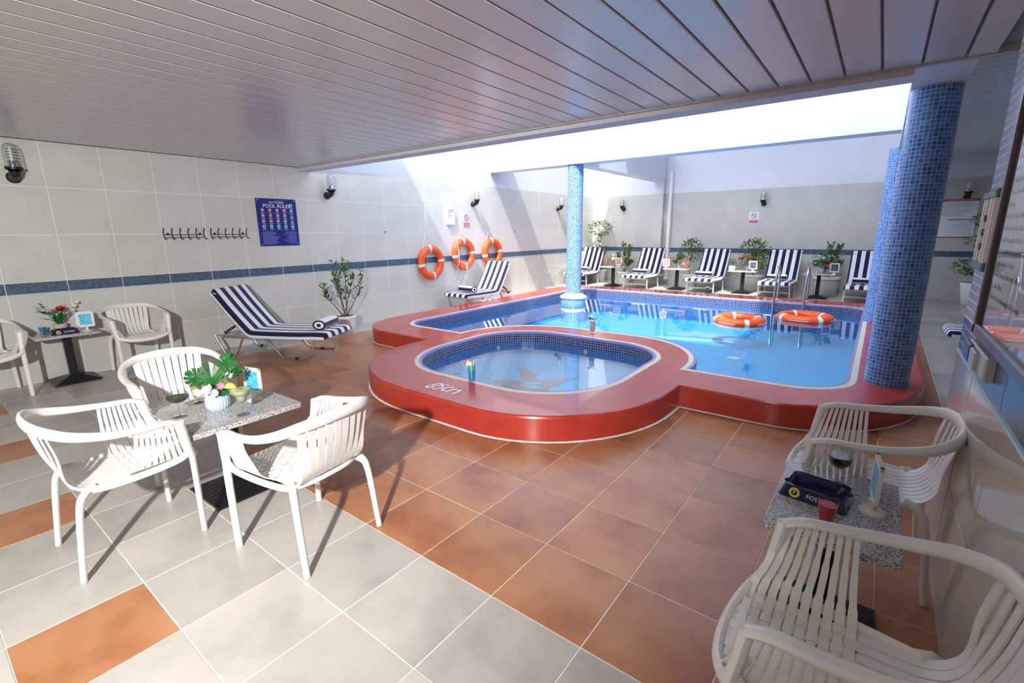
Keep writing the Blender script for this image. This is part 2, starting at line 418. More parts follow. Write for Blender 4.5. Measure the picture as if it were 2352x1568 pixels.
OUTER = subdiv(arc(-5.5, 5.17, .8, 1.02, 180, 270) + [(-4.56, 4.15)] + arc(-3.26, 3.75, 1.3, 1.12, 180, 270) + arc(-2.45, 3.95, 1.17, 1.32, 270, 360)
               + [(-1.28, 4.17)] + arc(-.62, 5.57, 1.1, 1.4, 270, 360) + arc(-.1, 10.4, .58, .56, 0, 90) + arc(-5.1, 9.85, 1.2, 1.1, 90, 180))
MAIN = subdiv(arc(-5.32, 5.1, .35, .36, 180, 270, 8) + [(-4.52, 4.74)] + arc(-3.3, 4.74, 1.22, 1.2, 180, 90)[1:] + arc(-2.4, 4.76, 1.04, 1.18, 90, 0) + [(-1.36, 4.74)]
              + arc(-.55, 5.19, .45, .45, 270, 360, 8) + arc(-.4, 9.98, .3, .3, 0, 90, 8) + arc(-5.36, 9.98, .3, .3, 90, 180, 8))
SMALL = subdiv(arc(-3.36, 4.1, .75, .9, 180, 270) + arc(-2.56, 3.98, .75, .78, 270, 360) + arc(-2.46, 4.78, .65, .63, 0, 90) + arc(-3.36, 4.66, .75, .75, 90, 180))
def fill(outer, holes, z, mb):
    V = []; E = []
    for lp in [outer] + holes:
        o = len(V); V += [Vector(p) for p in lp]; E += [(o+i, o+(i+1) % len(lp)) for i in range(len(lp))]
    r = delaunay_2d_cdt(V, E, [], 0, 1e-6)
    fs = []
    for t in r[2]:
        c = sum((r[0][i] for i in t), Vector((0, 0)))/len(t)
        if inside(c, outer) and not any(inside(c, h) for h in holes): fs.append(tuple(t))
    fs = [f if (r[0][f[1]]-r[0][f[0]]).cross(r[0][f[2]]-r[0][f[0]]) > 0 else f[::-1] for f in fs]
    vs_ = [(v.x, v.y, z) for v in r[0]]
    return mb.add(vs_, fs, [[(vs_[i][0], vs_[i][1]) for i in f] for f in fs])
def zed(poly, z): return [(x, y, z) for x, y in poly]

pool = thing('swimming_pool', 'large blue mosaic swimming pool inside a raised red coping', 'pool')
MAINO, SMALLO = offset(MAIN, .085), offset(SMALL, .085)
mb = MB(); fill(offset(OUTER, -.018), [MAINO, SMALLO], ZC, mb)
mb.ribbon(zed(OUTER, -.012), zed(OUTER, ZC-.022)); mb.ribbon(zed(OUTER, ZC-.022), zed(offset(OUTER, -.006), ZC-.006)); mb.ribbon(zed(offset(OUTER, -.006), ZC-.006), zed(offset(OUTER, -.018), ZC))
part('coping', mb, 'red_paint', pool, 40)
# grout line at the foot of the coping
mb = MB(); mb.ribbon(zed(offset(OUTER, .016), .004), zed(OUTER, .012)); part('grout_joint', mb, 'floor_grout', pool)
wading = thing('wading_pool', 'small shallow blue mosaic pool enclosed by the red coping', 'pool')
def basin(root, loop, zf, floor_mat, split):
    o1 = offset(loop, .085); o2 = offset(loop, .035)
    mb = MB(); mb.ribbon(zed(o1, ZC), zed(o2, ZC+.002)[:], True); mb.ribbon(zed(o1, ZC-.02), zed(o1, ZC)); part('edge_strip', mb, 'cream_edge', root)
    mb = MB(); mb.ribbon(zed(o2, ZC+.002), zed(offset(loop, .006), ZC+.001)); mb.ribbon(zed(offset(loop, .006), ZC+.001), zed(loop, ZC-.008)); mb.ribbon(zed(loop, ZC-.008), zed(loop, ZC-.03))
    part('edge_tile', mb, 'lilac_edge', root)
    for nm, z1, z0, mt in (('waterline_tile', ZC-.03, split, 'mosaic_pool'), ('basin_wall', split, zf, 'mosaic_deep')):
        mb = MB(); u = 0; n = len(loop)
        for i in range(n):
            p, q = loop[i], loop[(i+1) % n]; d = math.hypot(q[0]-p[0], q[1]-p[1])
            mb.add([(*p, z1), (*q, z1), (*q, z0), (*p, z0)], [(0, 1, 2, 3)], [[(u, z1), (u+d, z1), (u+d, z0), (u, z0)]]); u += d
        part(nm, mb, mt, root, 60)
    mb = MB(); fill(loop, [], zf, mb); part('basin_floor', mb, floor_mat, root)
    mb = MB(); fill(loop, [], ZW, mb); return mb
part('water', basin(pool, MAIN, -.32, 'mosaic_floor', .068), 'water', pool)
part('water', basin(wading, SMALL, -.08, 'mosaic_floor_small', .068), 'water_small', wading)
# bird figure and drain on the wading pool floor, whale figure on the main floor
def flat(pts, z):
    mb = MB(); return fill(subdiv(pts, .3), [], z, mb)
def arr(c, s, ang, pts):
    ca, sa = math.cos(ang), math.sin(ang)
    return [(c[0]+s*(x*ca-y*sa), c[1]+s*(x*sa+y*ca)) for x, y in pts]
bird = [(-3.433, 4.586), (-3.268, 4.581), (-3.092, 4.498), (-2.904, 4.296), (-2.767, 4.417), (-2.685, 4.557), (-2.564, 4.679), (-2.641, 4.484), (-2.643, 4.326), (-2.668, 4.159), (-2.613, 4.055), (-2.834, 3.916), (-3.054, 3.903), (-3.303, 3.965), (-3.344, 4.016), (-3.255, 4.096), (-3.137, 4.141), (-3.025, 4.152), (-3.226, 4.378), (-3.348, 4.524)][::-1]
part('bird_mosaic', flat(bird, -.077), 'mosaic_bird', wading)
mb = MB()
for cx in (-2.885, -2.80):
    for r0 in (.015, .033, .05): ringdisc(mb, cx, 4.105 + (cx+2.885)*.5, r0*.8, r0*.8+.006, -.072)
dr = MB(); disc(dr, -2.845, 4.12, .105, -.075, 24); part('drain_plate', dr, 'drain', wading); part('drain_grille', mb, 'mosaic_deep', wading)
whale = [(-3.02, 8.71), (-2.68, 9.25), (-2.09, 9.21), (-1.7, 9.03), (-1.52, 8.77), (-1.83, 8.73), (-2.43, 8.74), (-2.86, 8.58)][::-1]
part('whale_mosaic', flat(whale, -.316), 'mosaic_whale', pool)
part('wave_mosaic', flat([(-3.18, 8.36), (-2.82, 8.47), (-2.25, 8.65), (-1.84, 8.72), (-1.79, 8.59), (-2.32, 8.38), (-2.82, 8.24)][::-1], -.317), 'mosaic_aqua', pool)
mb = MB(); disc(mb, -1.55, 7.54, .1, -.314, 20); part('drain_plate', mb, 'drain', pool)
for k, (x, y) in enumerate(((-4.02, 4.9), (-2.9, 5.405))):
    mb = MB(); mb.lathe([(.0, .0), (.03, .0), (.03, .012), (.0, .012)], 12); mb.xf(Matrix.Translation((x+(.05 if k == 0 else 0), y-(.0 if k == 0 else .012), .03)) @ Matrix.Rotation(PI/2, 4, 'X')); part('inlet', mb, 'cream_edge', wading)
# painted depth marks: 8 5 C M, and the two far ones
def strokes(root, lines, origin, ux, uy, wd, z=ZC+.002):
    mb = MB()
    for ln in lines:
        P = spline([(origin[0]+ux[0]*a+uy[0]*b, origin[1]+ux[1]*a+uy[1]*b, z) for a, b in ln], 4) if len(ln) > 2 else [Vector((origin[0]+ux[0]*a+uy[0]*b, origin[1]+ux[1]*a+uy[1]*b, z)) for a, b in ln]
        V = []; n = len(P)
        for i in range(n):
            t = (P[min(i+1, n-1)]-P[max(i-1, 0)]).normalized(); s_ = Vector((-t.y, t.x, 0))*wd/2; V += [P[i]-s_, P[i]+s_]
        mb.add(V, [(2*i, 2*i+2, 2*i+3, 2*i+1) for i in range(n-1)])
    mb.f = [f if ((Vector(mb.v[f[1]])-Vector(mb.v[f[0]])).cross(Vector(mb.v[f[2]])-Vector(mb.v[f[0]]))).z > 0 else f[::-1] for f in mb.f]
    return part('depth_mark', mb, 'white_print', root)
eight = [(.0, .25), (.18, .0), (.4, .12), (.36, .38), (.12, .55), (.12, .85), (.34, 1), (.5, .85), (.42, .6), (.1, .42), (0, .25)]
five = [[(1.0, 1.0), (.68, 1.0)], [(.68, 1.0), (.64, .58)], [(.64, .58), (.84, .66), (.98, .4), (.85, .06), (.6, .04)]]
cee = [(1.52, .78), (1.36, .9), (1.2, .6), (1.25, .22), (1.42, .1), (1.55, .24)]
emm = [[(1.72, 0), (1.86, 1)], [(1.86, 1), (2.02, .45)], [(2.02, .45), (2.24, 1)], [(2.24, 1), (2.3, 0)]]
def depth_text(o, ux, uy, k, wd): strokes(pool, [eight] + five + [cee] + emm, o, (ux[0]*k, ux[1]*k), (uy[0]*k, uy[1]*k), wd)
depth_text((-3.115, 2.775), (1, .02), (.10, 1), .148, .025)
depth_text((-6.17, 7.15), (.05, 1.6), (-1, .1), .16, .024)
depth_text((-3.42, 10.74), (1, -.02), (.0, 1.0), .2, .024)

# ------------------------------------------------------------------ floor: slab and tiles
T = .4505; GX, GY = -1.17797, 1.37220
mb = MB()
for x0, x1, y0, y1, z in ((-7.3, 2.7, -3.6, 3.0, -.0022), (-7.3, -4.3, 3.0, 4.4, -.0022), (-1.6, 2.7, 3.0, 4.4, -.0022), (-7.3, -6.0, 4.4, 10.6, -.0022), (-7.3, 2.7, 10.95, 13.8, .0718)):
    mb.box(x0, x1, y0, y1, z-.1, z)
mb.box(-7.3, -6.0, 10.6, 10.95, -.112, -.0022)
mb.add([(.2, 4.4, -.0022), (2.7, 4.4, -.0022), (2.7, 10.95, .0718), (.2, 10.95, .0718), (.2, 4.4, -.1), (2.7, 4.4, -.1), (2.7, 10.95, -.1), (.2, 10.95, -.1)],
       [(0, 1, 2, 3), (4, 7, 6, 5), (0, 4, 5, 1), (2, 6, 7, 3), (1, 5, 6, 2), (0, 3, 7, 4)])
floor = struct('floor', mb, 'floor_grout')
def zfloor(x, y):
    if y > 10.95: return .074
    if x > .2 and y > 4.4: return .074*(y-4.4)/6.55
    return 0.0
def proj(p):
    d = Vector(p) - Vector((0, 0, CAMH)); zc = d.dot(FWD)
    if zc < .05: return None
    return 1176+F_PX*d.dot(RIGHT)/zc, 784-F_PX*d.dot(UP)/zc
tm = {}
g = .0022
for nm in ('tile_orange', 'tile_grey', 'tile_wood'):
    mb = MB(); mb.cbox(-T/2+g, T/2-g, -T/2+g, T/2-g, -.014, 0, .0015); tm[nm] = mb.mesh('floor_tile', nm)
cells = []
for i in range(-14, 9):
    for j in range(-11, 28):
        x, y = GX+(i+.5)*T, GY+(j+.5)*T
        if x < -7.2-T/2 or x > 2.6 or y > 13.65+T/2: continue
        cs = [(x+a*T/2, y+b*T/2) for a in (-1, 0, 1) for b in (-1, 0, 1)]
        if all(inside(c, OUTER) for c in cs): continue
        if 3.0 < y < 10.9 and -6 < x < .2 and all(inside(c, offset(OUTER, .05)) for c in cs[:1]+cs[2:3]+cs[6:7]+cs[8:9]): continue
        if j == -3 and i % 3 == 0 and i < 0: mt = 'tile_orange'
        elif 0 <= j and -12 <= i < 4 and y < 10.9: mt = 'tile_orange'
        elif i >= 4 or y > 10.9: mt = 'tile_wood'
        else: mt = 'tile_grey'
        P = [proj((x+a*T/2, y+b*T/2, zfloor(x, y))) for a, b in ((-1, -1), (1, -1), (1, 1), (-1, 1))]
        area = 0
        if all(P):
            area = abs(sum(P[k][0]*P[(k+1) % 4][1]-P[(k+1) % 4][0]*P[k][1] for k in range(4)))/2
            cx = sum(q[0] for q in P)/4; cy = sum(q[1] for q in P)/4
            if not (-150 < cx < 2500 and -50 < cy < 1720): area = 0
        cells.append((area, i, j, x, y, mt))
cells.sort(key=lambda c: -c[0])
rest = {}
for k, (area, i, j, x, y, mt) in enumerate(cells):
    z = zfloor(x, y)
    if k < 296 and area > 90 and .4 < 1:
        o = obj('floor_tile', tm[mt], floor, (x, y, z + exec_rng.uniform(-.0006, .0006)))
        if x > .2 and 4.4 < y < 10.95: o.rotation_euler[0] = math.atan(.074/6.55)
    else:
        x0, x1, y0, y1 = max(x-T/2+g, -7.2), x+T/2-g, y-T/2+g, min(y+T/2-g, 13.65)
        rest.setdefault(mt, MB()).add([(x0, y0, zfloor(x, y0)), (x1, y0, zfloor(x, y0)), (x1, y1, zfloor(x, y1)), (x0, y1, zfloor(x, y1))], [(0, 1, 2, 3)])
for mt, r in rest.items(): part('floor_tiles_beyond', r, mt, floor, kind='stuff')

# ------------------------------------------------------------------ walls
ROWS = [(.0, .452), (.452, .962), (.970, 1.092, 'band_tile'), (1.092, 1.587), (1.587, 2.084), (2.084, 2.566)]
def tiles_on(root, M, u0, u1, step, start, mt, rows=ROWS, gap=.0028):
    """wall tiles: shared meshes by size, u along the wall, v up"""
    us = []; k = math.floor((u0-start)/step)
    while start+k*step < u1:
        a, b = max(u0, start+k*step), min(u1, start+(k+1)*step)
        if b-a > .02: us.append((a, b))
        k += 1
    cache = {}
    for r in rows:
        m2 = r[2] if len(r) > 2 else mt
        for a, b in us:
            key = (round(b-a, 4), r[0], m2)
            if key not in cache:
                mb = MB(); mb.cbox(-(b-a)/2+gap, (b-a)/2-gap, -(r[1]-r[0])/2+gap, (r[1]-r[0])/2-gap, .0, .009, .001); cache[key] = mb.mesh('wall_tile', m2)
            o = obj('wall_tile', cache[key], root); o.matrix_world = M @ Matrix.Translation(((a+b)/2, (r[0]+r[1])/2, .0))
# left wall: slab, tiles, pale line under the band, plaster above
mb = MB(); mb.box(-7.5, -7.202, -3.6, 13.95, -.1, 2.57); wl = struct('wall_left', mb, 'grout')
mb = MB(); mb.box(-7.5, -7.2, 4.16, 13.95, 2.57, 6.0); part('plaster', mb, 'plaster', wl)
mb = MB(); mb.box(-7.21, -7.197, -3.6, 13.65, .960, .971); part('band_line', mb, 'band_line', wl)
tiles_on(wl, basis((0, 1, 0), (0, 0, 1), (1, 0, 0), (-7.209, 0, 0)), -.24, 13.65, .4935, .744, 'wall_tile')
mb = MB(); mb.box(-7.21, -7.2, -3.6, -.24, 0, 2.566); part('tiled_strip', mb, 'wall_tile', wl)
# back wall
mb = MB(); mb.box(-7.2, 2.9, 13.652, 13.95, -.1, 2.57); wb = struct('wall_back', mb, 'grout')
mb = MB(); mb.box(-7.2, 2.9, 13.65, 13.95, 2.57, 6.0); part('plaster', mb, 'plaster', wb)
mb = MB(); mb.box(-7.2, 2.7, 13.647, 13.66, .960, .971); part('band_line', mb, 'band_line', wb)
tiles_on(wb, basis((1, 0, 0), (0, 0, 1), (0, -1, 0), (0, 13.659, 0)), -7.2, 2.6, .4935, .16, 'wall_tile', gap=.0008)
# pilaster on the back wall under the cross beam
mb = MB(); mb.box(-5.22, -4.96, 13.45, 13.66, .06, 2.57); wp = struct('wall_pilaster', mb, 'wall_tile')
mb = MB(); mb.box(-5.222, -4.958, 13.445, 13.66, .970, 1.092); part('band_tile', mb, 'band_tile', wp)
mb = MB(); mb.box(-5.222, -4.958, 13.445, 13.66, 2.57, 2.9); part('plaster', mb, 'plaster', wp)
# right wall by the camera: glossy tiles, blue band, mosaic end
mb = MB(); mb.box(.377, .66, -3.6, 3.19, -.1, 2.56); wr = struct('wall_right', mb, 'grout')
tiles_on(wr, basis((0, -1, 0), (0, 0, 1), (-1, 0, 0), (.384, 0, 0)), -2.68, 3.6, .57, -2.1, 'wall_tile_warm', [(0, .47), (.47, .972)])
tiles_on(wr, basis((0, -1, 0), (0, 0, 1), (-1, 0, 0), (.384, 0, 0)), -2.68, 3.6, .57, -2.1, 'wall_tile_warm', [(.990, 1.148, 'band_tile'), (1.158, 1.65), (1.65, 2.15), (2.15, 2.55)])
tiles_on(wr, basis((0, -1, 0), (0, 0, 1), (-1, 0, 0), (.384, 0, 0)), -3.19, -2.68, .57, -3.19, 'wall_tile_warm', [(0, .47), (.47, .972)])
def uvquad(mb, a, b, c, d, ua, va, ub, vb): mb.add([a, b, c, d], [(0, 1, 2, 3)], [[(ua, va), (ub, va), (ub, vb), (ua, vb)]])
mb = MB(); uvquad(mb, (.375, 3.192, .99), (.375, 2.682, .99), (.375, 2.682, 1.148), (.375, 3.192, 1.148), 0, 0, .51, .158); part('mosaic_band', mb, 'mosaic_bluewall', wr)
mb = MB(); uvquad(mb, (.375, 3.192, 1.158), (.375, 2.682, 1.158), (.375, 2.682, 2.56), (.375, 3.192, 2.56), 0, 0, .51, 1.4)
uvquad(mb, (.66, 3.192, 0), (.375, 3.192, 0), (.375, 3.192, 2.56), (.66, 3.192, 2.56), 0, 0, .285, 2.56); part('mosaic_face', mb, 'mosaic_lilac', wr)
mb = MB(); mb.tube([(.377, 3.19, .981), (.377, -3.5, .981)], .009, 8); mb.tube([(.377, 3.19, .975), (.377, 3.19, .985)], .011, 8); part('bullnose', mb, 'band_line', wr)
mb = MB(); mb.box(.3755, .39, -3.5, 3.19, 1.149, 1.157); part('grout_line', mb, 'grout', wr)
mb = MB(); mb.box(2.7, 2.9, -3.6, 13.95, -.1, 6.0); struct('wall_aisle', mb, 'wall_plain')
mb = MB(); mb.box(-7.5, 2.9, -3.8, -3.6, -.1, 2.8); struct('wall_front', mb, 'wall_plain')

# ------------------------------------------------------------------ ceiling: backing, long panels, grooves
ZK = 2.545
mb = MB(); mb.box(-7.2, 2.7, -3.6, 4.1, ZK+.03, ZK+.2); ceil = struct('ceiling', mb, 'ceiling_back')
pw = .1935; x = .254; k = 0
mbp = MB(); mbp.cbox(-pw/2+.006, pw/2-.006, -3.82, 3.86, -.03, 0, .004); mbp.xf(Matrix.Rotation(PI, 4, 'Y')); pme = mbp.mesh('ceiling_panel', 'ceiling_panel')
while x-pw > -7.22:
    obj('ceiling_panel', pme, ceil, (x-pw/2, .2, ZK)); x -= pw
mb = MB(); mb.box(-7.2, .27, -3.6, 4.06, ZK+.016, ZK+.032); part('groove', mb, 'ceiling_groove', ceil)
mb = MB(); mb.box(.262, .384, -3.6, 4.06, ZK-.004, ZK+.03); part('edge_panel', mb, 'ceiling_panel', ceil)
mb = MB(); mb.box(-7.2, 2.7, 4.055, 4.1, ZK-.012, ZK+.05); tr = struct('trim_1', mb, 'ceiling_trim')
mb = MB(); mb.box(-7.2, .03, 4.1, 4.3, 2.497, 3.3); struct('beam_front', mb, 'beam_paint')
# storey above the covered part; right block and rear slab added to cast shade (all above the view)
mb = MB(); mb.box(-7.5, 2.9, -3.8, 4.3, 2.78, 5.75); struct('wall_storey', mb, 'plaster')
mb = MB(); mb.box(.62, 8, -3.8, 6.2, 5.75, 15.5); struct('shade_block_right', mb, 'plaster')  # unseen occluder, added to shade the right end of the far beam
mb = MB(); mb.box(-6.2, 2.9, 9.25, 13.95, 5.6, 5.8); struct('shade_slab_rear', mb, 'plaster')  # unseen occluder, added to keep the sun off the back wall
# far cross beam, beam to the back wall, side beam over the two right columns
mb = MB(); mb.box(-7.2, .36, 8.68, 9.02, 2.868, 3.75); struct('beam_cross', mb, 'plaster')
mb = MB(); mb.box(-5.22, -4.95, 9.02, 13.65, 2.868, 3.75); struct('beam_rear', mb, 'plaster')
mb = MB(); mb.box(.03, .36, 4.3, 13.65, 2.648, 3.5); struct('beam_side', mb, 'beam_paint')
# aisle ceiling right of the side beam, planks across
mb = MB(); mb.box(.36, 2.7, 4.1, 13.65, 3.03, 3.2); ca = struct('ceiling_aisle', mb, 'ceiling_groove')
mb = MB(); mb.cbox(-1.17, 1.17, -.092, .092, -.03, 0, .004); mb.xf(Matrix.Rotation(PI, 4, 'Y')); ame = mb.mesh('ceiling_panel', 'ceiling_panel')
for k in range(48): obj('ceiling_panel', ame, ca, (1.53, 4.25+k*.196, 3.0))
# downpipe on the back wall
pipe = thing('downpipe', 'white rain downpipe running down the back wall beside the pilaster', 'pipe', (-4.80, 13.58, .25))
mb = MB(); mb.tube([(0, 0, 0), (0, 0, 2.9)], .055, 14); part('tube', mb, 'white_gloss', pipe, 50)
mb = MB(); mb.tube([(0, 0, .02), (0, -.01, -.02), (.03, -.05, -.07)], .06, 14, caps=False); part('shoe', mb, 'white_gloss', pipe, 50)
for z in (.12, .78, 1.72): mb = MB(); mb.tube([(0, 0, z-.02), (0, 0, z+.02)], .06, 14); mb.box(-.09, .09, .03, .07, z-.012, z+.012); part('bracket', mb, 'white_gloss', pipe, 50)

# ------------------------------------------------------------------ columns
def column(x, y, r, z0, z1, label, collar=False):
    t = thing('mosaic_column', label, 'column', (x, y, z0), 0, None)
    mb = MB(); mb.lathe([(r, 0), (r, z1-z0)], 40, uv=True); part('shaft', mb, 'mosaic_column', t, 50)
    if collar:
        mb = MB(); mb.lathe([(.262, -.36), (.262, .17)], 40, uv=True); part('pedestal', mb, 'mosaic_column', t, 50)
        mb = MB(); mb.lathe([(.262, .14), (.285, .155), (.285, .178), (.19, .235), (.16, .24)], 40); part('collar', mb, 'white_gloss', t, 50)
    return t
column(.195, 5.30, .163, ZC, 2.65, 'thick blue mosaic column standing on the near right coping')
column(.09, 8.86, .163, ZC, 2.65, 'blue mosaic column on the coping, mostly hidden behind the nearer right column')
column(-5.10, 8.86, .158, .04, 2.87, 'slim blue mosaic column with white collar rising out of the pool water', True)

# ------------------------------------------------------------------ armchairs: bowl of woven straps inside a rim
def rim_z(y): return .652 + max(0, .22-y)*.11
def rim_x(y): return .268 + .022*math.cos((y+.0)/.23*1.3)
CH = []
def chair_parts():
    half = [(.266, .232, .640), (.276, .17, .662), (.288, .06, .668), (.290, -.07, .684), (.262, -.185, .712), (.185, -.255, .738), (.09, -.279, .745), (0, -.284, .747)]
    full = half + [(-x, y, z) for x, y, z in half[-2::-1]]
    P = spline(full, 5); mb = MB(); n = len(P); V = []; seg = 12
    for i in range(n):
        f = math.sin(PI*i/(n-1))**2; t_ = (P[min(i+1, n-1)]-P[max(i-1, 0)]).normalized(); sd = t_.cross(Vector((0, 0, 1))).normalized(); uu = sd.cross(t_)
        hw_, hv = .024-.008*f, .013+.017*f
        for k in range(seg): V.append(P[i] + sd*hw_*math.cos(2*PI*k/seg) + uu*hv*math.sin(2*PI*k/seg))
    mb.add(V, [(i*seg+k, i*seg+(k+1) % seg, (i+1)*seg+(k+1) % seg, (i+1)*seg+k) for i in range(n-1) for k in range(seg)] + [tuple(range(seg-1, -1, -1)), tuple(range((n-1)*seg, n*seg))])
    CH.append(('rim', mb.mesh('rim', 'plastic_white', 50)))
    fl = spline([(.266, .228, .648), (.260, .240, .57), (.250, .256, .47), (.250, .262, .40), (.247, .262, .002)], 4)
    rl = spline([(.175, -.13, .418), (.205, -.175, .405), (.222, -.205, .33), (.233, -.245, .002)], 4)
    for s in (1, -1):
        mb = MB(); n = len(fl); mb.tube([(x*s, y, z) for x, y, z in fl], [.0245-.006*i/(n-1) for i in range(n)], 8, .8, (0, 1, 0)); CH.append(('leg', mb.mesh('leg', 'plastic_white', 50)))
        mb = MB(); n = len(rl); mb.tube([(x*s, y, z) for x, y, z in rl], [.023-.006*i/(n-1) for i in range(n)], 8, .8, (0, 1, 0)); CH.append(('leg', mb.mesh('leg', 'plastic_white', 50)))
        # lower side rail from front leg to rear leg
        sr = spline([(s*.252, .255, .485), (s*.238, .215, .440), (s*.222, .08, .416), (s*.205, -.07, .408), (s*.185, -.15, .412)], 5)
        mb = MB(); mb.tube(sr, .014, 8, 1.25, (0, 0, 1)); CH.append(('side_rail', mb.mesh('side_rail', 'plastic_white', 50)))
    hfr = [(.252, .255, .485), (.236, .272, .448), (.17, .302, .424), (.09, .320, .412)]
    fr = spline(hfr + [(0, .326, .408)] + [(-x, y, z) for x, y, z in hfr[::-1]], 5)
    mb = MB(); mb.tube(fr, .016, 8, 1.3, (0, 0, 1)); CH.append(('front_rail', mb.mesh('front_rail', 'plastic_white', 50)))
    br = spline([(.19, -.15, .414), (.1, -.185, .418), (0, -.19, .418), (-.1, -.185, .418), (-.19, -.15, .414)], 4)
    mb = MB(); mb.tube(br, .012, 8); CH.append(('rear_rail', mb.mesh('rear_rail', 'plastic_white', 50)))
    nc, nl = 10, 9
    ys = [.018 + .0300*k for k in range(nc)]; xs = [-.158 + .0395*k for k in range(nl)]
    def wob(a, arr_, par):   # over-under weave: height offset from the crossing straps
        best = min(range(len(arr_)), key=lambda q: abs(arr_[q]-a)); d = abs(arr_[best]-a)/.02
        return (.0042 if (best+par) % 2 == 0 else -.0042)*max(0, 1-d*d*.8) if d < 1.1 else 0
    for k, y in enumerate(ys):
        yt = .036 + .0208*k; zt = rim_z(yt); sc_ = 1 - .16*max(0, y-.2)/.1      # side straps fan out from the arm to the seat
        side = [(rim_x(yt), yt, zt-.004), (rim_x(yt)-.006, yt+(y-yt)*.2, zt-.065), (.254*sc_, yt+(y-yt)*.5, .515), (.230*sc_, yt+(y-yt)*.85, .458), (.200*sc_, y, .431)]
        pp = [tuple(p) for p in spline(side, 4)]
        q = list(pp); xx = .185*sc_
        while xx > -.185*sc_:
            q.append((xx, y, .422-.007*math.cos(xx/.2*PI/2) + wob(xx, xs, k))); xx -= .00988
        q += [(-p[0], p[1], p[2]) for p in reversed(pp)]
        n = len(q); wd = [.0148 if (i < 7 or i > n-8) else (.0195 if (i < 13 or i > n-14) else .0242) for i in range(n)]
        v, f = strap(q, wd, .0055, (0, 1, 0)); mb = MB(); mb.add(v, f); CH.append(('side_strap', mb.mesh('side_strap', 'plastic_white', 60)))
    for k, x in enumerate(xs):
        q = []; yy = .318 - .055*(abs(x)/.2)**2
        while yy > -.125:
            q.append((x, yy, .4175 - .004*math.cos(x/.2*PI/2) - wob(yy, ys, k))); yy -= .0089
        yb = -.284 + .030*(abs(x)*1.12/.18)**2; f = 1.16
        top = [(x, -.15, .421), (x*1.01, -.19, .441), (x*1.03, -.222, .492), (x*1.09, (yb+.025), .60), (x*f, yb, .738 - .01*(abs(x)/.16)**2)]
        q += [tuple(p) for p in spline(top, 4)]
        n = len(q); wd = [(.0335 if 0 < k < nl-1 else .039) + (.004 if i > n-10 else 0) for i in range(n)]
        v, fc = strap(q, wd, .0055, (1, 0, 0)); mb = MB(); mb.add(v, fc); CH.append(('back_strap', mb.mesh('back_strap', 'plastic_white', 60)))
chair_parts()
def chair(label, x, y, facing, group='white strap armchairs'):
    t = thing('armchair', label, 'chair', (x, y, 0), math.radians(facing-90), group)
    for nm, me in CH: obj(nm, me, t)
    return t
chair('white plastic strap armchair at the front left of the flower table', -2.99, .545, 91)
chair('white plastic strap armchair on the pool side of the flower table', -2.215, 1.14, 188)
chair('white plastic strap armchair behind the flower table, facing the viewer', -3.72, 1.10, -6)
chair('white plastic strap armchair against the tiled wall, right of the wall table', -6.885, 1.70, 0)
chair('white plastic strap armchair against the tiled wall, cut by the left picture edge', -6.885, .44, 2)
chair('white plastic strap armchair nearest the camera in the bottom right corner', .095, 1.36, 180)
chair('white plastic strap armchair between the granite side table and the pool coping', .095, 2.665, 181)

# ------------------------------------------------------------------ granite tables on ribbed black pedestals
def table(label, x, y, w, d, rz=0, h=.545, base=.2, z=0, far=False):
    t = thing('pedestal_table', label, 'table', (x, y, z), math.radians(rz), 'granite pedestal tables')
    mb = MB(); pl = rrect(-w/2, w/2, -d/2, d/2, .02, 3); pi_ = rrect(-w/2+.004, w/2-.004, -d/2+.004, d/2-.004, .018, 3); n = len(pl)
    mb.ribbon([(*p, h-.028) for p in pl], [(*p, h-.004) for p in pl]); mb.ribbon([(*p, h-.004) for p in pl], [(*p, h) for p in pi_])
    mb.add([(*p, h) for p in pi_], [tuple(range(n))]); mb.add([(*p, h-.028) for p in pl], [tuple(range(n-1, -1, -1))]); part('table_top', mb, 'granite', t, 40)
    mb = MB(); mb.box(-.036, .036, -.036, .036, .04, h-.03); mb.box(-.12, .12, -.12, .12, h-.036, h-.028); part('pole', mb, 'black_iron', t)
    mb = MB(); N = 9 if not far else 5
    for k in range(N):
        b = base*(1-.085*k*(9/N)); z0 = .012+.0065*k*(9/N)
        mb.cbox(-b, b, -b, b, z0-.002, z0+.0075, .0025)
    bs = part('base', mb, 'black_iron', t)
    if not far:
        for sx in (-1, 1):
            for sy in (-1, 1):
                mb = MB(); mb.lathe([(.012, 0), (.012, .012)], 8, (sx*(base-.02), sy*(base-.02), 0), capb=True); part('foot', mb, 'black_plastic', bs)
    return t
TH = .545
table('granite table with leafy flower vase and cocktails amid three white chairs', -3.07, 1.125, .63, .63, 1)
table('granite table against the left tiled wall holding a red rose pot', -6.985, 1.09, .40, .54, 0)
table('granite side table with blue ashtray by the right wall', -.012, 2.065, .40, .60, 0, base=.19)
for lb, x, y in (('granite table with a dark flower pot, leftmost in the row along the back wall', -5.80, 12.24), ('granite table between the back loungers, right of the downpipe', -4.08, 12.38), ('granite table with a cream vase in the row along the back wall', -2.54, 12.50), ('granite table behind the pool ladder, with a dark photo stand', -.99, 12.45)):
    table(lb, x, y, .62, .44, 0, z=.074, far=True)

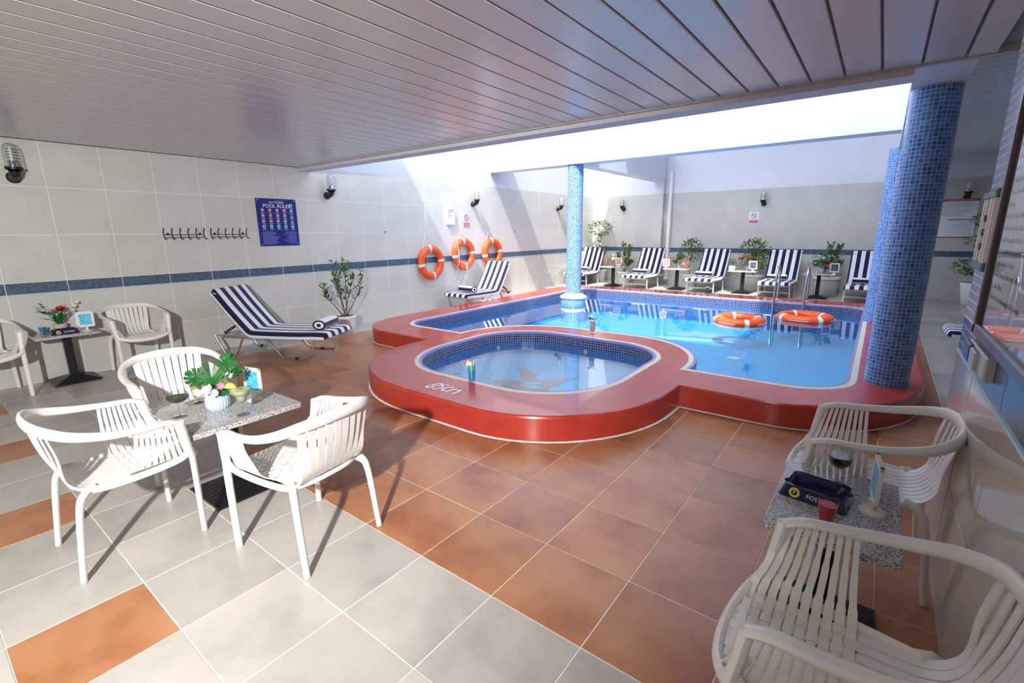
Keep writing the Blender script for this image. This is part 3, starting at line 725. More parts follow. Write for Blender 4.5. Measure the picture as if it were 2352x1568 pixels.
# ------------------------------------------------------------------ loungers
def sweep_pad(path, hw, th):
    """padded cover swept along (y,z) path; UV.x runs round the section in metres"""
    sec = [(-hw, -th), (-hw-.004, -th*.5), (-hw, -.012), (-hw+.012, 0)] + [(-hw+.012+(2*hw-.024)*k/10, .004*math.sin(PI*k/10)) for k in range(1, 10)] + [(hw-.012, 0), (hw, -.012), (hw+.004, -th*.5), (hw, -th)]
    us = [0]
    for a, b in zip(sec, sec[1:]): us.append(us[-1]+math.hypot(b[0]-a[0], b[1]-a[1]))
    P = [Vector((0, *p)) for p in path]; n = len(P); m_ = len(sec); V = []; mb = MB()
    for i in range(n):
        t = (P[min(i+1, n-1)]-P[max(i-1, 0)]).normalized(); up = Vector((1, 0, 0)).cross(t)
        for x, o in sec: V.append(P[i] + Vector((x, 0, 0)) + up*o)
    F = []; U = []
    for i in range(n-1):
        for k in range(m_-1):
            F.append((i*m_+k, i*m_+k+1, (i+1)*m_+k+1, (i+1)*m_+k)[::-1]); U.append([(us[k], i*.05), (us[k+1], i*.05), (us[k+1], i*.05+.05), (us[k], i*.05+.05)][::-1])
        F.append((i*m_, (i+1)*m_, (i+1)*m_+m_-1, i*m_+m_-1)[::-1]); U.append([(us[1], 0)]*4)
    for i, rev in ((0, False), (n-1, True)):
        # end cap as strips so the stripes run over it
        h = m_//2
        for k in range(h):
            a, b, c_, d_ = i*m_+k, i*m_+k+1, i*m_+m_-2-k, i*m_+m_-1-k
            if b == c_: continue
            F.append((a, b, c_, d_) if rev else (d_, c_, b, a)); U.append([(us[3], 0)]*4)
    mb.add(V, F, U); return mb
def lounger(label, loc, rz, style, seat, bx, bz, hw=.295, group='striped sun loungers'):
    t = thing('sun_lounger', label, 'lounger', loc, rz, group)
    zf = .285
    fr = .013 if style == 'alu' else .016; mt = 'aluminium' if style == 'alu' else 'white_paint'
    # cushion: drop at the foot, seat, bend, back
    L = math.hypot(bx, bz); ux, uz = bx/L, bz/L
    path = [(-.006, .30), (.0, .325), (.012, .348), (.04, .36), (.2, .362), (.45, .354), (seat*.75, .352), (seat-.06, .356), (seat-.012, .372)]
    pad = spline([(y, z) and Vector((y, z, 0)) for y, z in path], 3); pad = [(p.x, p.y) for p in pad]
    by, bz0 = seat+.0, .385
    back = [(by+ux*L*k/8, bz0+uz*L*k/8 - .012*math.sin(PI*k/8)) for k in range(1, 9)]
    pad += back; ty, tz = back[-1]; pad += [(ty+.018, tz+.006), (ty+.03, tz-.012)]
    mb = sweep_pad(pad, hw+.01, .085); part('cushion', mb, 'stripe_lounger', t, 60)
    ins = hw-.02
    for s in (-1, 1):
        mb = MB(); mb.tube([(s*ins, .03, zf), (s*ins, seat+.5, zf)], fr, 8); part('side_rail', mb, mt, t, 50)
        b0 = Vector((s*ins, seat+.02, .30)); b1 = b0 + Vector((0, ux, uz))*(L-.03)
        b0 += Vector((0, .05, 0)); b1 += Vector((0, .05, 0))
        mb = MB(); mb.tube([b0, b1], fr, 8); part('back_rail', mb, mt, t, 50)
        if style == 'alu':
            P = spline([(s*(ins+.012), seat+a, z) for a, z in ((.51, .285), (.47, .2), (.39, .045), (.34, .014), (.26, .014), (.21, .05), (.12, .22), (.07, .275), (-.19, .275), (-.26, .24), (-.36, .13), (-.45, .035), (-.53, .014), (-.79, .014), (-.85, .05), (-.93, .275))], 5)
            mb = MB(); mb.tube(P, .0135, 8); lt = part('leg_tube', mb, mt, t, 50)
            for a in (.30, -.66):
                mb = MB(); mb.box(s*(ins+.012)-.017, s*(ins+.012)+.017, seat+a-.02, seat+a+.02, .001, .03); part('foot_pad', mb, 'black_plastic', lt)
            mb = MB(); mb.tube([(s*(ins-.03), seat+.42, .29), (s*(ins-.03), seat+.17, .46)], .008, 6); pp = part('prop', mb, mt, t)
            mb = MB()
            for k in range(5): mb.box(s*(ins-.03)-.008, s*(ins-.03)+.008, seat+.37-.035*k, seat+.392-.035*k, .30+.02*k, .335+.02*k)
            part('notch_plate', mb, 'black_plastic', pp)
        else:
            for yy, sp in ((.24, -.01), (seat-.03, .02)):
                mb = MB(); mb.tube([(s*ins, yy, .29), (s*(ins+.015), yy+sp, .0)], [.019, .016], 8); part('leg', mb, mt, t, 50)
            mb = MB(); mb.tube([(s*ins, seat+.03, .30), (s*ins, seat+.3, zf)], fr, 8); part('prop', mb, mt, t)
    cross = [(.05, zf), (seat*.5, zf), (seat, zf), (seat+.42, zf)]
    for yy, z in cross:
        mb = MB(); mb.tube([(-ins, yy, z), (ins, yy, z)], fr*.9, 8); part('cross_bar', mb, mt, t, 50)
    tpy, tpz = seat+.05+.02+ux*(L-.03), .30+uz*(L-.03)
    mb = MB(); mb.tube([(-ins, tpy, tpz), (ins, tpy, tpz)], fr, 8); part('cross_bar', mb, mt, t, 50)
    if style != 'alu':
        mb = MB(); mb.tube([(-ins, .235, .12), (ins, .235, .12)], .014, 8); part('cross_bar', mb, mt, t, 50)
    return t
def towel(label, M):
    t = thing('rolled_towel', label, 'towel', group='rolled towels', M=M)
    R, hl = .074, .20; seg = 22; mb = MB(); V = []; F = []; U = []
    def pr(a): r = R*(1+.05*math.cos(2*a)); return (r*1.12*math.cos(a), r*.9*math.sin(a)+R*.9)
    for x in (-hl, -hl*.5, 0, hl*.5, hl):
        for k in range(seg): y, z = pr(2*PI*k/seg); V.append((x, y, z))
    for i in range(4):
        for k in range(seg):
            q = (k+1) % seg; F.append((i*seg+k, (i+1)*seg+k, (i+1)*seg+q, i*seg+q)[::-1]); u0, u1 = k/seg*.38, (k+1)/seg*.38; U.append([(u0, 0), (u0, 1), (u1, 1), (u1, 0)][::-1])
    mb.add(V, F, U); part('roll', mb, 'stripe_towel', t, 60)
    for s in (-1, 1):
        for nm, (r0, r1), mt in (('outer_turn', (.72, 1.0), 'navy'), ('inner_turn', (.34, .72), 'towel_white'), ('core', (0.0, .34), 'navy')):
            mb = MB(); A = []; B = []
            for k in range(seg):
                y, z = pr(2*PI*k/seg); cy, cz = 0, R*.9
                A.append((s*(hl+.012*(1-r0)), cy+(y-cy)*r0, cz+(z-cz)*r0)); B.append((s*(hl+.012*(1-r1)), cy+(y-cy)*r1, cz+(z-cz)*r1))
            mb.ribbon(A, B) if s < 0 else mb.ribbon(B, A)
            part(nm, mb, mt, t)
    return t
def on_lounger(loc, rz, y, z, x=0, turn=0):
    return Matrix.Translation(loc) @ Matrix.Rotation(rz, 4, 'Z') @ Matrix.Translation((x, y, z)) @ Matrix.Rotation(turn, 4, 'Z')
LA = ((-5.484, 3.481, 0), math.radians(116.4))
lounger('aluminium sun lounger with navy striped cover by the potted shrub, near the left wall', *LA, 'alu', 1.12, .42, .50)
towel('rolled striped towel on the foot of the large near lounger', on_lounger(*LA, .22, .362, .05, .12))
LB = ((-6.70, 6.90, 0), 0)
lounger('aluminium sun lounger with striped cover under the orange wall rings', *LB, 'alu', 1.02, .36, .55)
towel('rolled striped towel on the lounger under the wall rings', on_lounger(*LB, .36, .362, .02, -.1))
BL = [(-6.80, 'white framed lounger behind the slim pool column, in the far left corner', 'rolled striped towel on the far left corner lounger'), (-5.03, 'white framed striped lounger in front of the downpipe', 'rolled striped towel on the lounger by the downpipe'),
      (-3.39, 'white framed striped lounger at the middle of the back wall row', 'rolled striped towel on the middle lounger of the back row'), (-1.78, 'white framed striped lounger directly behind the pool ladder', 'rolled striped towel on the lounger behind the ladder'),
      (-.16, 'white framed striped lounger partly hidden by the thick right column', 'rolled striped towel on the lounger partly hidden by the column')]
for k, (x, lb, tl) in enumerate(BL):
    loc = (x, 11.75 + (0, .0, .03, .02, .0)[k], .074)
    lounger(lb, loc, math.radians((4, 1, -1, 0, 0)[k]), 'white', 1.06, .38, .62, hw=.325)
    towel(tl, on_lounger(loc, 0, .62, .362, -.02, .03*(k-2)))
lounger('striped lounger foot showing beside the tiled right wall end', (.76, 7.7, .038), -PI/2, 'alu', 1.1, .38, .55)

# ------------------------------------------------------------------ life rings
def life_ring(label, M, R=.268, r=.075, hang=None):
    t = thing('life_ring', label, 'life ring', group='orange life rings', M=M)
    seg, n = 16, 48; V = []
    for i in range(n):
        a = 2*PI*i/n
        for k in range(seg):
            b = 2*PI*k/seg; rr = R+r*math.cos(b); V.append((rr*math.cos(a), rr*math.sin(a), r*.82*math.sin(b)))
    mb = MB(); mb.add(V, [(i*seg+k, ((i+1) % n)*seg+k, ((i+1) % n)*seg+(k+1) % seg, i*seg+(k+1) % seg) for i in range(n) for k in range(seg)]); part('ring', mb, 'ring_orange', t, 60)
    for q in range(4):
        V = []; c = q*PI/2 + .12
        for i in range(5):
            a = c + (i-2)*.045
            for k in range(seg):
                b = 2*PI*k/seg; rr = R+(r+.002)*math.cos(b); V.append((rr*math.cos(a), rr*math.sin(a), (r+.002)*.82*math.sin(b)))
        mb = MB(); mb.add(V, [(i*seg+k, (i+1)*seg+k, (i+1)*seg+(k+1) % seg, i*seg+(k+1) % seg) for i in range(4) for k in range(seg)]); part('band', mb, 'band_white', t, 60)
    Ro = R+r+.006
    for q in range(4):
        a0 = q*PI/2+.12+PI/4-.35; mb = MB(); P = [(Ro*math.cos(a0+k*.1)*(1+.03*math.sin(PI*k/7)), Ro*math.sin(a0+k*.1)*(1+.03*math.sin(PI*k/7)), .0) for k in range(8)]
        if hang is None or q not in (0, 1): mb.tube(P, .006, 6); part('grab_rope', mb, 'rope', t)
    if hang:
        mb = MB(); hx, hy = hang
        for s, a in ((-1, 2.2), (1, .95)):
            mb.tube([(Ro*math.cos(a), Ro*math.sin(a), .0), (hx, hy, -.05)], .006, 6)
        part('hanging_rope', mb, 'rope', t)
        mb = MB(); mb.tube([(hx, hy, -.068), (hx, hy, -.04), (hx, hy+.012, -.038)], .006, 6); part('hook', mb, 'steel', t)
    return t
for y, z, a, lb in ((6.70, .985, .03, 'leftmost of the three orange life rings hanging on the tiled wall'), (7.66, 1.11, 0, 'middle of the three orange life rings hanging on the tiled wall'), (8.63, 1.10, .05, 'orange life ring on the wall, partly behind the lounger backrest')):
    lr = life_ring(lb, on_left(y, z, -7.13) @ Matrix.Rotation(a, 4, 'Z'), hang=(-.04, 1.588-z))
    if 7 < y < 8:   # loose rope end on the middle ring
        mb = MB(); mb.tube(spline([(-.21, .27, .02), (-.24, .11, .07), (-.21, -.11, .07), (-.24, -.25, .03), (-.14, -.39, .02), (.06, -.51, .02)], 6), .007, 6); part('rope_end', mb, 'rope', lr)
life_ring('orange life ring floating in the middle of the pool', Matrix.Translation((-1.72, 8.50, ZW+.02)) @ Matrix.Rotation(.4, 4, 'Z') @ Matrix.Rotation(.03, 4, 'X'), R=.315, r=.085)
life_ring('orange life ring floating beside the pool ladder', Matrix.Translation((-.87, 9.35, ZW+.02)) @ Matrix.Rotation(.55, 4, 'Z'), R=.335, r=.088)
for y, lb in ((5.651, 'small empty wall hook left of the life rings'), (9.56, 'small empty wall hook right of the life rings')):
    mb = MB(); mb.tube([(-7.2, y, 1.586), (-7.165, y, 1.584), (-7.155, y, 1.605)], .008, 8); mb.lathe([(.0, 0), (.016, 0), (.016, .006)], 10, (0, 0, 0)); mb.v[-30:] = [(-7.2+v[2], y+v[0], 1.586+v[1]) for v in mb.v[-30:]]
    tag(part('wall_hook', mb, 'steel', None), lb, 'hook')

# ------------------------------------------------------------------ pool ladder
t = thing('pool_ladder', 'stainless steel pool ladder with two curved handrails at the far edge', 'ladder', (-1.25, 10.3, ZC))
for s in (-1, 1):
    P = spline([(s*.25, .37, 0), (s*.25, .36, .3), (s*.25, .31, .55), (s*.25, .19, .655), (s*.25, .07, .62), (s*.25, .0, .48), (s*.25, -.04, .1), (s*.25, -.06, -.5)], 6)
    mb = MB(); mb.tube(P, .021, 12); part('handrail', mb, 'steel', t, 50)
    mb = MB(); mb.lathe([(.045, 0), (.045, .008), (.022, .014)], 16, (s*.25, .37, 0)); part('flange', mb, 'white_gloss', t, 50)
for z in (-.17, -.42):
    mb = MB(); mb.box(-.25, .25, -.1, .0, z, z+.025); part('step', mb, 'steel', t)

# ------------------------------------------------------------------ wall lamps (built looking out along local +Z, up = +Y)
def wall_lamp(label, M):
    t = thing('wall_lamp', label, 'lamp', group='bulkhead wall lamps', M=M)
    mb = MB(); mb.lathe([(.0, 0), (.058, 0), (.058, .02), (.045, .035), (.0, .035)], 20); part('wall_plate', mb, 'black_plastic', t, 50)
    mb = MB(); mb.tube(spline([(0, 0, .02), (0, .0, .07), (0, .025, .12), (0, .06, .135)], 5), [.042]*5+[.04]*5+[.045]*5+[.055], 14); part('elbow', mb, 'black_plastic', t, 50)
    R = Matrix.Translation((0, .065, .135)) @ Matrix.Rotation(-PI/2, 4, 'X')
    mb = MB(); mb.lathe([(.0, 0), (.07, 0), (.07, .025), (.0, .025)], 24); mb.xf(R); part('collar', mb, 'black_plastic', t, 50)
    mb = MB(); mb.lathe([(.036, .026), (.036, .075), (.03, .08), (.0, .08)], 18); mb.xf(R); lh = part('lamp_holder', mb, 'steel', t, 50)
    for k in range(5):
        mb = MB(); mb.lathe([(.046, .092+.028*k), (.046, .098+.028*k), (.03, .10+.028*k), (.03, .09+.028*k), (.046, .092+.028*k)], 20); mb.xf(R); part('louvre', mb, 'white_gloss', lh, 50)
    mb = MB(); mb.lathe([(.012, .08), (.012, .22), (.0, .225)], 10); mb.xf(R); part('bulb', mb, 'white_gloss', lh, 50)
    mb = MB(); mb.lathe([(.062, .02), (.063, .16), (.058, .20), (.045, .232), (.025, .25), (.0, .256)], 24); mb.xf(R); part('glass_dome', mb, 'glass', t, 60)
    return t
for y, lb in ((1.00, 'jar shaped wall lamp at the left picture edge above the wall chairs'), (4.56, 'jar shaped wall lamp right of the pool rules sign'), (8.06, 'jar shaped wall lamp above the middle life ring'), (11.54, 'jar shaped wall lamp on the left wall beside the slim column')):
    wall_lamp(lb, on_left(y, 2.165))
for x, lb in ((-6.20, 'jar shaped wall lamp on the back wall above the corner tree'), (-2.46, 'jar shaped wall lamp on the back wall above the no smoking sign'), (1.27, 'jar shaped wall lamp above the notice on the right of the back wall')):
    wall_lamp(lb, on_back(x, 2.19))

# ------------------------------------------------------------------ coat hook racks
for yc, lb in ((2.455, 'black wire coat rack with six hooks, the left one of two'), (2.998, 'black wire coat rack with six hooks, the one beside the blue sign')):
    t = thing('coat_rack', lb, 'coat rack', group='wire coat racks', M=on_left(yc, 1.575))
    for z in (.0, -.035):
        mb = MB(); mb.tube([(-.23, z, .014), (.23, z, .014)], .004, 6); part('bar', mb, 'black_iron', t)
    for k in range(6):
        x = -.23+.092*k
        mb = MB(); mb.tube(spline([(x, .085, .04), (x, .06, .034), (x-.004, .03, .02), (x, .0, .019), (x+.003, -.04, .019), (x+.006, -.056, .03), (x+.012, -.052, .048), (x+.018, -.045, .05)], 3), .0048, 6); part('hook', mb, 'black_iron', t)
    for x in (-.18, .185):
        mb = MB(); mb.lathe([(.0, 0), (.013, 0), (.013, .014), (0, .016)], 10, (x, .01, 0)); part('mount', mb, 'black_iron', t)

# ------------------------------------------------------------------ signs
t = thing('pool_rules_sign', 'dark blue pool rules sign board on the left tiled wall', 'sign', M=on_left(3.712, 1.739))
mb = MB(); mb.box(-.30, .30, -.34, .34, .002, .009); part('board', mb, 'sign_blue', t)
part('title', shift(text_mb('POOL RULES', .072), 0, .232, .0098), 'white_print', t)
part('hotel_name', shift(text_mb('CITY TOWER', .036), 0, .282, .0098), 'white_print', t)
mb = MB(); bars([(-.02, .1, .308, .008)], .0098, mb); part('script_line', mb, 'sign_line', t)
for c in range(5):
    for r in range(5):
        x = -.215+.108*c; y = .175-.078*(r-1) if c < 4 else .25-.078*r
        if c < 4 and r == 0: continue
        red = c < 4 and r < 4 and not (c == 3 and r == 3)
        mb = MB()
        if c == 4 and r in (2, 3): mb.prism([(x-.027, y-.022), (x+.027, y-.022), (x, y+.026)], .0092, .0102)
        else: disc(mb, x, y, .024, .0097)
        ic = part('icon', mb, 'red_print' if red else 'cyan_print', t)
        if red: mb = MB(); disc(mb, x, y, .0185, .0102); part('icon_field', mb, 'paper', ic)
        mb = MB(); mb.prism([(x-.008, y-.012), (x+.006, y-.012), (x+.009, y+.002), (x+.001, y+.012), (x-.006, y+.004)], .0105, .0115); part('pictogram', mb, 'dark_print', ic)
        mb = MB(); bars([(x-.03, x+.03, y-.035, .006), (x-.022, x+.024, y-.044, .005)], .0098, mb); cp = part('caption', mb, 'grey_print', ic); cp['kind'] = 'stuff'
mb = MB(); rg = random.Random(3)
for k in range(13):
    y = -.135-.0145*k
    bars([(-.25, -.25+rg.uniform(.14, .25), y, .0055), (.26-rg.uniform(.1, .22), .26, y, .0045)], .0098, mb)
part('small_print', mb, 'sign_line', t, kind='stuff')
for x in (-.275, .275):
    for y in (-.315, .315): mb = MB(); mb.lathe([(0, .012), (.011, .012), (.012, .009)], 12, (x, y, 0)); part('screw', mb, 'steel', t)

def ban_sign(label, M, w, h, plate, word):
    t = thing('prohibition_sign', label, 'sign', M=M)
    mb = MB(); mb.box(-w/2, w/2, -h/2, h/2, .001, .006); part('plate', mb, plate, t)
    mb = MB(); mb.box(-w/2+.012, w/2-.012, -h/2+.012, -h/2+.088, .0062, .0075); part('red_panel', mb, 'red_print', t)
    mb = MB(); ringdisc(mb, 0, h*.15, .054, .066, .0075); a = Matrix.Translation((0, h*.15, 0)) @ Matrix.Rotation(-.8, 4, 'Z'); b = MB(); b.box(-.06, .06, -.006, .006, .0068, .0078); b.xf(a); mb.add(b.v, b.f)
    part('ban_ring', mb, 'dark_print' if word else 'red_print', t)
    mb = MB(); mb.box(-.035, .03, h*.15-.006, h*.15+.008, .0066, .0074); mb.box(.012, .024, h*.15-.03, h*.15+.03, .0066, .0074); part('pictogram', mb, 'grey_print', t)
    if word: part('caption', shift(text_mb(word, .028), 0, -h/2+.036, .0082), 'white_print', t)
    mb = MB(); bars([(-w*.32, w*.32, -h/2+.066, .013)] + ([] if word else [(-w*.36, w*.36, -h/2+.036, .018)]), .0080, mb); part('caption_line', mb, 'pink_print', t)
ban_sign('white no smoking sign with red caption on the back wall', on_back(-2.655, 1.86), .225, .285, 'paper', 'NO SMOKING')
ban_sign('silver prohibition sign with red caption right of the white notice holder', on_left(7.845, 1.826), .195, .29, 'sign_silver', None)
t = thing('notice_holder', 'white notice holder above the wall rings', 'notice', M=on_left(7.353, 1.885))
o_, i_ = rrect(-.112, .112, -.168, .168, .03, 5), rrect(-.09, .09, -.145, .15, .015, 5)
mb = MB(); mb.ribbon([(*p, 0) for p in o_], [(*p, .03) for p in o_]); mb.ribbon([(*p, .03) for p in o_], [(*p, .038) for p in i_]); mb.ribbon([(*p, .038) for p in i_], [(*p, .014) for p in i_]); part('case', mb, 'white_gloss', t)
mb = MB(); mb.box(-.095, .095, -.15, .155, .005, .014); part('sheet', mb, 'paper', t)
mb = MB(); bars([(-.075, .02, .09, .012), (-.075, -.03, .055, .012), (-.075, .06, .02, .014)], .0148, mb); part('print', mb, 'grey_print', t)
t = thing('rules_notice', 'white printed notice with red top edge on the right of the back wall', 'notice', M=on_back(1.185, 1.757))
mb = MB(); mb.box(-.293, .293, -.385, .385, .001, .012); part('board', mb, 'paper', t)
mb = MB(); mb.box(-.293, .293, .34, .387, .003, .014); part('header', mb, 'frame_red', t); mb = MB(); mb.box(-.293, .293, -.387, -.372, .003, .014); part('footer', mb, 'frame_red', t)
mb = MB(); bars([(-.24, .24, .364, .014)], .0145, mb); part('header_line', mb, 'pink_print', t)
mb = MB(); rg = random.Random(5)
for k in range(15): bars([(-.25, -.25+rg.uniform(.25, .46), .31-.019*k, .007)], .0128, mb)
for k in range(10): bars([(.25-rg.uniform(.25, .45), .25, -.07-.03*k, .006)], .0128, mb)
part('small_print', mb, 'grey_print', t, kind='stuff'); mb = MB(); bars([(-.15, .25, -.025, .016)], .0128, mb); part('heading', mb, 'dark_print', t)

# framed rules board on the right wall
t = thing('framed_notice_board', 'glazed notice board in dark frame on the right wall', 'notice board', M=on_right(2.69, 1.15))
W_, H_ = 1.25, 1.0
for nm, a in (('frame_bar', (0, .045, 0, H_)), ('frame_bar', (W_-.045, W_, 0, H_)), ('frame_bar', (0, W_, 0, .045)), ('frame_bar', (0, W_, H_-.045, H_))):
    mb = MB(); mb.cbox(a[0], a[1], a[2], a[3], .003, .03, .006); part(nm, mb, 'frame_purple', t)
mb = MB(); mb.box(.045, W_-.045, .045, H_-.045, .003, .008); part('sheet', mb, 'paper', t)
mb = MB(); mb.add([(.045, .045, .018), (W_-.045, .045, .018), (W_-.045, H_-.045, .018), (.045, H_-.045, .018)], [(0, 1, 2, 3)]); part('glass', mb, 'window_glass', t)
lines = ['Please Contact Lifeguard Concerned', 'Please Enquire Accordingly At The Pool', 'Persons In The Lounges Are Be Monitored', 'Allowed Direct Entry At 10 Time', 'Children Must Be Kept Under The Parents', 'Please Use Shower After Using Pool To The Pool', 'No Smoking', 'Pool Staff Has The Right To Refuse Guest', 'Use The Pool At Your Own Risk & Regulations', 'Hotel Is Not Responsible For Any Loss', 'Life Guard Will Be On Duty During Pool Time', 'Diving Is Not Allowed In This Pool', 'In Case Of Emergency, please Contact Staff Member', 'Pool Limit : 3 Metres', 'Thank You For Your Understanding And Co - Operation']
for k, s in enumerate(lines):
    part('rule_line', shift(text_mb(s, .027, 'LEFT', .0002), .075, .165+.0425*(len(lines)-1-k), .0092, .82), 'dark_print', t)
# small white holder with green clear caps
t = thing('sign_holder', 'narrow white sign holder with green end caps on the mosaic wall', 'sign', M=on_right(2.96, 1.56))
mb = MB(); mb.box(-.155, .155, -.145, .145, .001, .02); part('back_plate', mb, 'white_paint', t)
for a in (-.12, -.05, .055, .12): mb = MB(); mb.box(a-.018, a+.018, -.145, .145, .02, .025); part('rail', mb, 'ivory', t)
for s in (-1, 1):
    mb = MB(); mb.cbox(-.165, .165, s*.15-.018, s*.15+.018, .001, .029, .006); part('end_cap', mb, 'green_clear', t)
for s, y in (("PH's", .05), ('85 C', -.01), ('DEP', -.07)): part('lettering', shift(text_mb(s, .042), 0, y, .0258), 'dark_print', t)
# socket box
t = thing('socket_box', 'grey double wall socket with blue flap at the blue tile band', 'socket', M=on_right(2.54, 1.083))
mb = MB(); mb.cbox(-.02, .26, -.042, .044, .001, .030, .006); part('case', mb, 'switch_grey', t)
mb = MB(); mb.cbox(-.17, -.02, -.045, .04, .001, .026, .006); part('case', mb, 'switch_grey', t)
mb = MB(); mb.cbox(.01, .13, -.034, .036, .030, .044, .005); part('flap', mb, 'switch_grey', t); mb = MB(); mb.cbox(-.16, -.04, -.037, .034, .026, .040, .005); part('flap', mb, 'switch_blue', t)

# ------------------------------------------------------------------ plants
def leaf_quad(mb, p, d, n, L, W_):
    d = d.normalized(); s = d.cross(n)
    s = s.normalized() if s.length > 1e-4 else d.orthogonal().normalized(); up = s.cross(d)
    a, b = p + d*L*.45 + s*W_*.5 + up*W_*.12, p + d*L*.45 - s*W_*.5 + up*W_*.12
    mb.add([p, a, p+d*L, b], [(0, 1, 2), (0, 2, 3)])
def shrub(label, loc, pot, stems, seed, leafL=.06, dens=60, mats=('leaf', 'leaf_lime'), clumps=(), start=.3):
    rg = random.Random(seed); t = thing('potted_shrub', label, 'plant', loc, group='potted shrubs')
    r1, r0, h, rim = pot
    if rim:
        mb = MB(); mb.lathe([(0, 0), (r0, 0), (r1*.93, h*.82), (r1*.93, h*.85)], 24); pt = part('pot', mb, 'pot_white', t, 50)
        mb = MB(); mb.lathe([(r1*.93, h*.84), (r1, h*.86), (r1, h*.98), (r1*.97, h), (r1*.88, h), (r1*.86, h*.86)], 24); part('pot_rim', mb, 'pot_white', pt, 50)
    else:
        mb = MB(); mb.lathe([(0, 0), (r0*.93, 0), (r0, .012), (r1, h*.985), (r1*.99, h), (r1*.92, h), (r1*.9, h*.86)], 28); pt = part('pot', mb, 'white_gloss', t, 50)
    mb = MB(); disc(mb, 0, 0, r1*.9, h*.9, 20, .01); part('soil', mb, 'soil', pt)
    lm = [MB(), MB()]
    for k, st in enumerate(stems):
        P = spline(st, 6); n = len(P); mb = MB(); mb.tube(P, [.009*(1-.75*i/(n-1)) for i in range(n)], 6); part('stem', mb, 'stem', t, 50)
        for q in range(dens):
            f = start + (1-start)*rg.random()**.8; i = min(n-2, int(f*(n-1))); p = P[i].lerp(P[i+1], rg.random()); dr = (P[i+1]-P[i]).normalized()
            a = rg.uniform(0, 2*PI); o = Vector((math.cos(a), math.sin(a), rg.uniform(-.2, .8))).normalized(); tw = rg.uniform(0, .05)
            leaf_quad(lm[0 if rg.random() < .75 else 1], p + o*tw, (o+dr*.6+Vector((0, 0, .2))), Vector((rg.uniform(-.4, .4), rg.uniform(-.4, .4), 1)), leafL*rg.uniform(.7, 1.2), leafL*.42)
    for (cx, cy, cz, rx, rz, cnt) in clumps:
        for q in range(cnt):
            v = Vector((rg.gauss(0, 1), rg.gauss(0, 1), rg.gauss(0, 1))).normalized()*rg.uniform(.45, 1)**.6
            p = Vector((cx+v.x*rx, cy+v.y*rx, cz+v.z*rz))
            leaf_quad(lm[0 if rg.random() < .7 else 1], p, v+Vector((rg.uniform(-.6, .6), rg.uniform(-.6, .6), rg.uniform(-.2, .5))), Vector((rg.uniform(-.6, .6), rg.uniform(-.6, .6), 1)), leafL*rg.uniform(.7, 1.2), leafL*.42)
        for q in range(max(3, cnt//60)):
            v = Vector((rg.gauss(0, 1), rg.gauss(0, 1), rg.gauss(.3, 1))).normalized()*.75
            mb = MB(); mb.tube([(cx*.6, cy*.6, cz-rz), (cx+v.x*rx*.5, cy+v.y*rx*.5, cz+v.z*rz*.3), (cx+v.x*rx, cy+v.y*rx, cz+v.z*rz)], [.006, .004, .002], 5); part('twig', mb, 'stem', t)
    for mm, mt in zip(lm, mats):
        if mm.f: part('foliage', mm, mt, t, kind='stuff')
    return t
def S(*p): return list(p)
shrub('leafy shrub in a white rimmed pot between near lounger and left wall', (-6.72, 4.38, 0), (.18, .14, .29, True),
      [S((0, 0, .28), (-.02, -.02, .55), (-.10, -.05, .82), (-.09, -.08, 1.12)), S((.02, .02, .28), (.03, .03, .6), (.02, .05, .9), (.03, .06, 1.15)), S((0, .03, .28), (.08, .14, .5), (.1, .27, .75), (.08, .30, 1.0)),
       S((0, -.03, .28), (.05, -.2, .48), (.06, -.33, .62), (.05, -.36, .82)), S((-.02, 0, .28), (-.02, .08, .5), (.0, .14, .72), (.05, .16, .9)), S((.01, -.01, .28), (.05, -.05, .5), (.1, -.13, .7), (.1, -.18, .84)), S((0, .01, .28), (-.1, .02, .5), (-.14, 0, .8), (-.1, .1, 1.02))], 11, .07, 58, start=.36)
shrub('small round crowned tree in a pot in the far left corner', (-6.74, 13.22, .074), (.24, .18, .36, True), [S((0, 0, .3), (.01, 0, .8), (0, 0, 1.4)), S((0, .02, .3), (-.1, -.05, .7), (-.28, -.1, 1.05)), S((0, .0, .3), (.15, -.05, .7), (.25, -.1, 1.02))], 12, .085, 40, ('leaf', 'leaf_lime'), [(0, 0, 1.56, .36, .2, 330)], .6)
shrub('loose green shrub in a pot left of the downpipe lounger', (-5.93, 13.25, .074), (.2, .16, .33, True), [S((0, 0, .3), (.03, -.03, .7), (-.06, 0, 1.15)), S((.02, 0, .3), (.12, -.05, .65), (.16, 0, 1.05)), S((0, 0, .3), (.15, -.1, .5), (.27, -.1, .62)), S((0, 0, .3), (-.12, -.05, .6), (-.18, -.03, .85))], 13, .10, 85, start=.25)
shrub('dense upright shrub in a pot right of the downpipe', (-4.05, 13.28, .074), (.2, .16, .33, True), [S((0, 0, .3), (.0, 0, .7), (.02, 0, 1.1))], 14, .07, 40, ('leaf', 'leaf'), [(.02, -.03, .98, .29, .31, 420)], .6)
shrub('big rounded shrub in a white pot behind the cream vase table', (-2.46, 13.26, .074), (.27, .22, .40, True), [S((0, 0, .36), (.03, 0, .6), (.0, 0, .9)), S((0, 0, .36), (-.06, -.02, .6), (-.05, 0, .85))], 15, .095, 30, ('leaf', 'leaf_lime'), [(-.02, -.02, .98, .33, .28, 340), (.22, -.05, .75, .18, .22, 110)], .6)
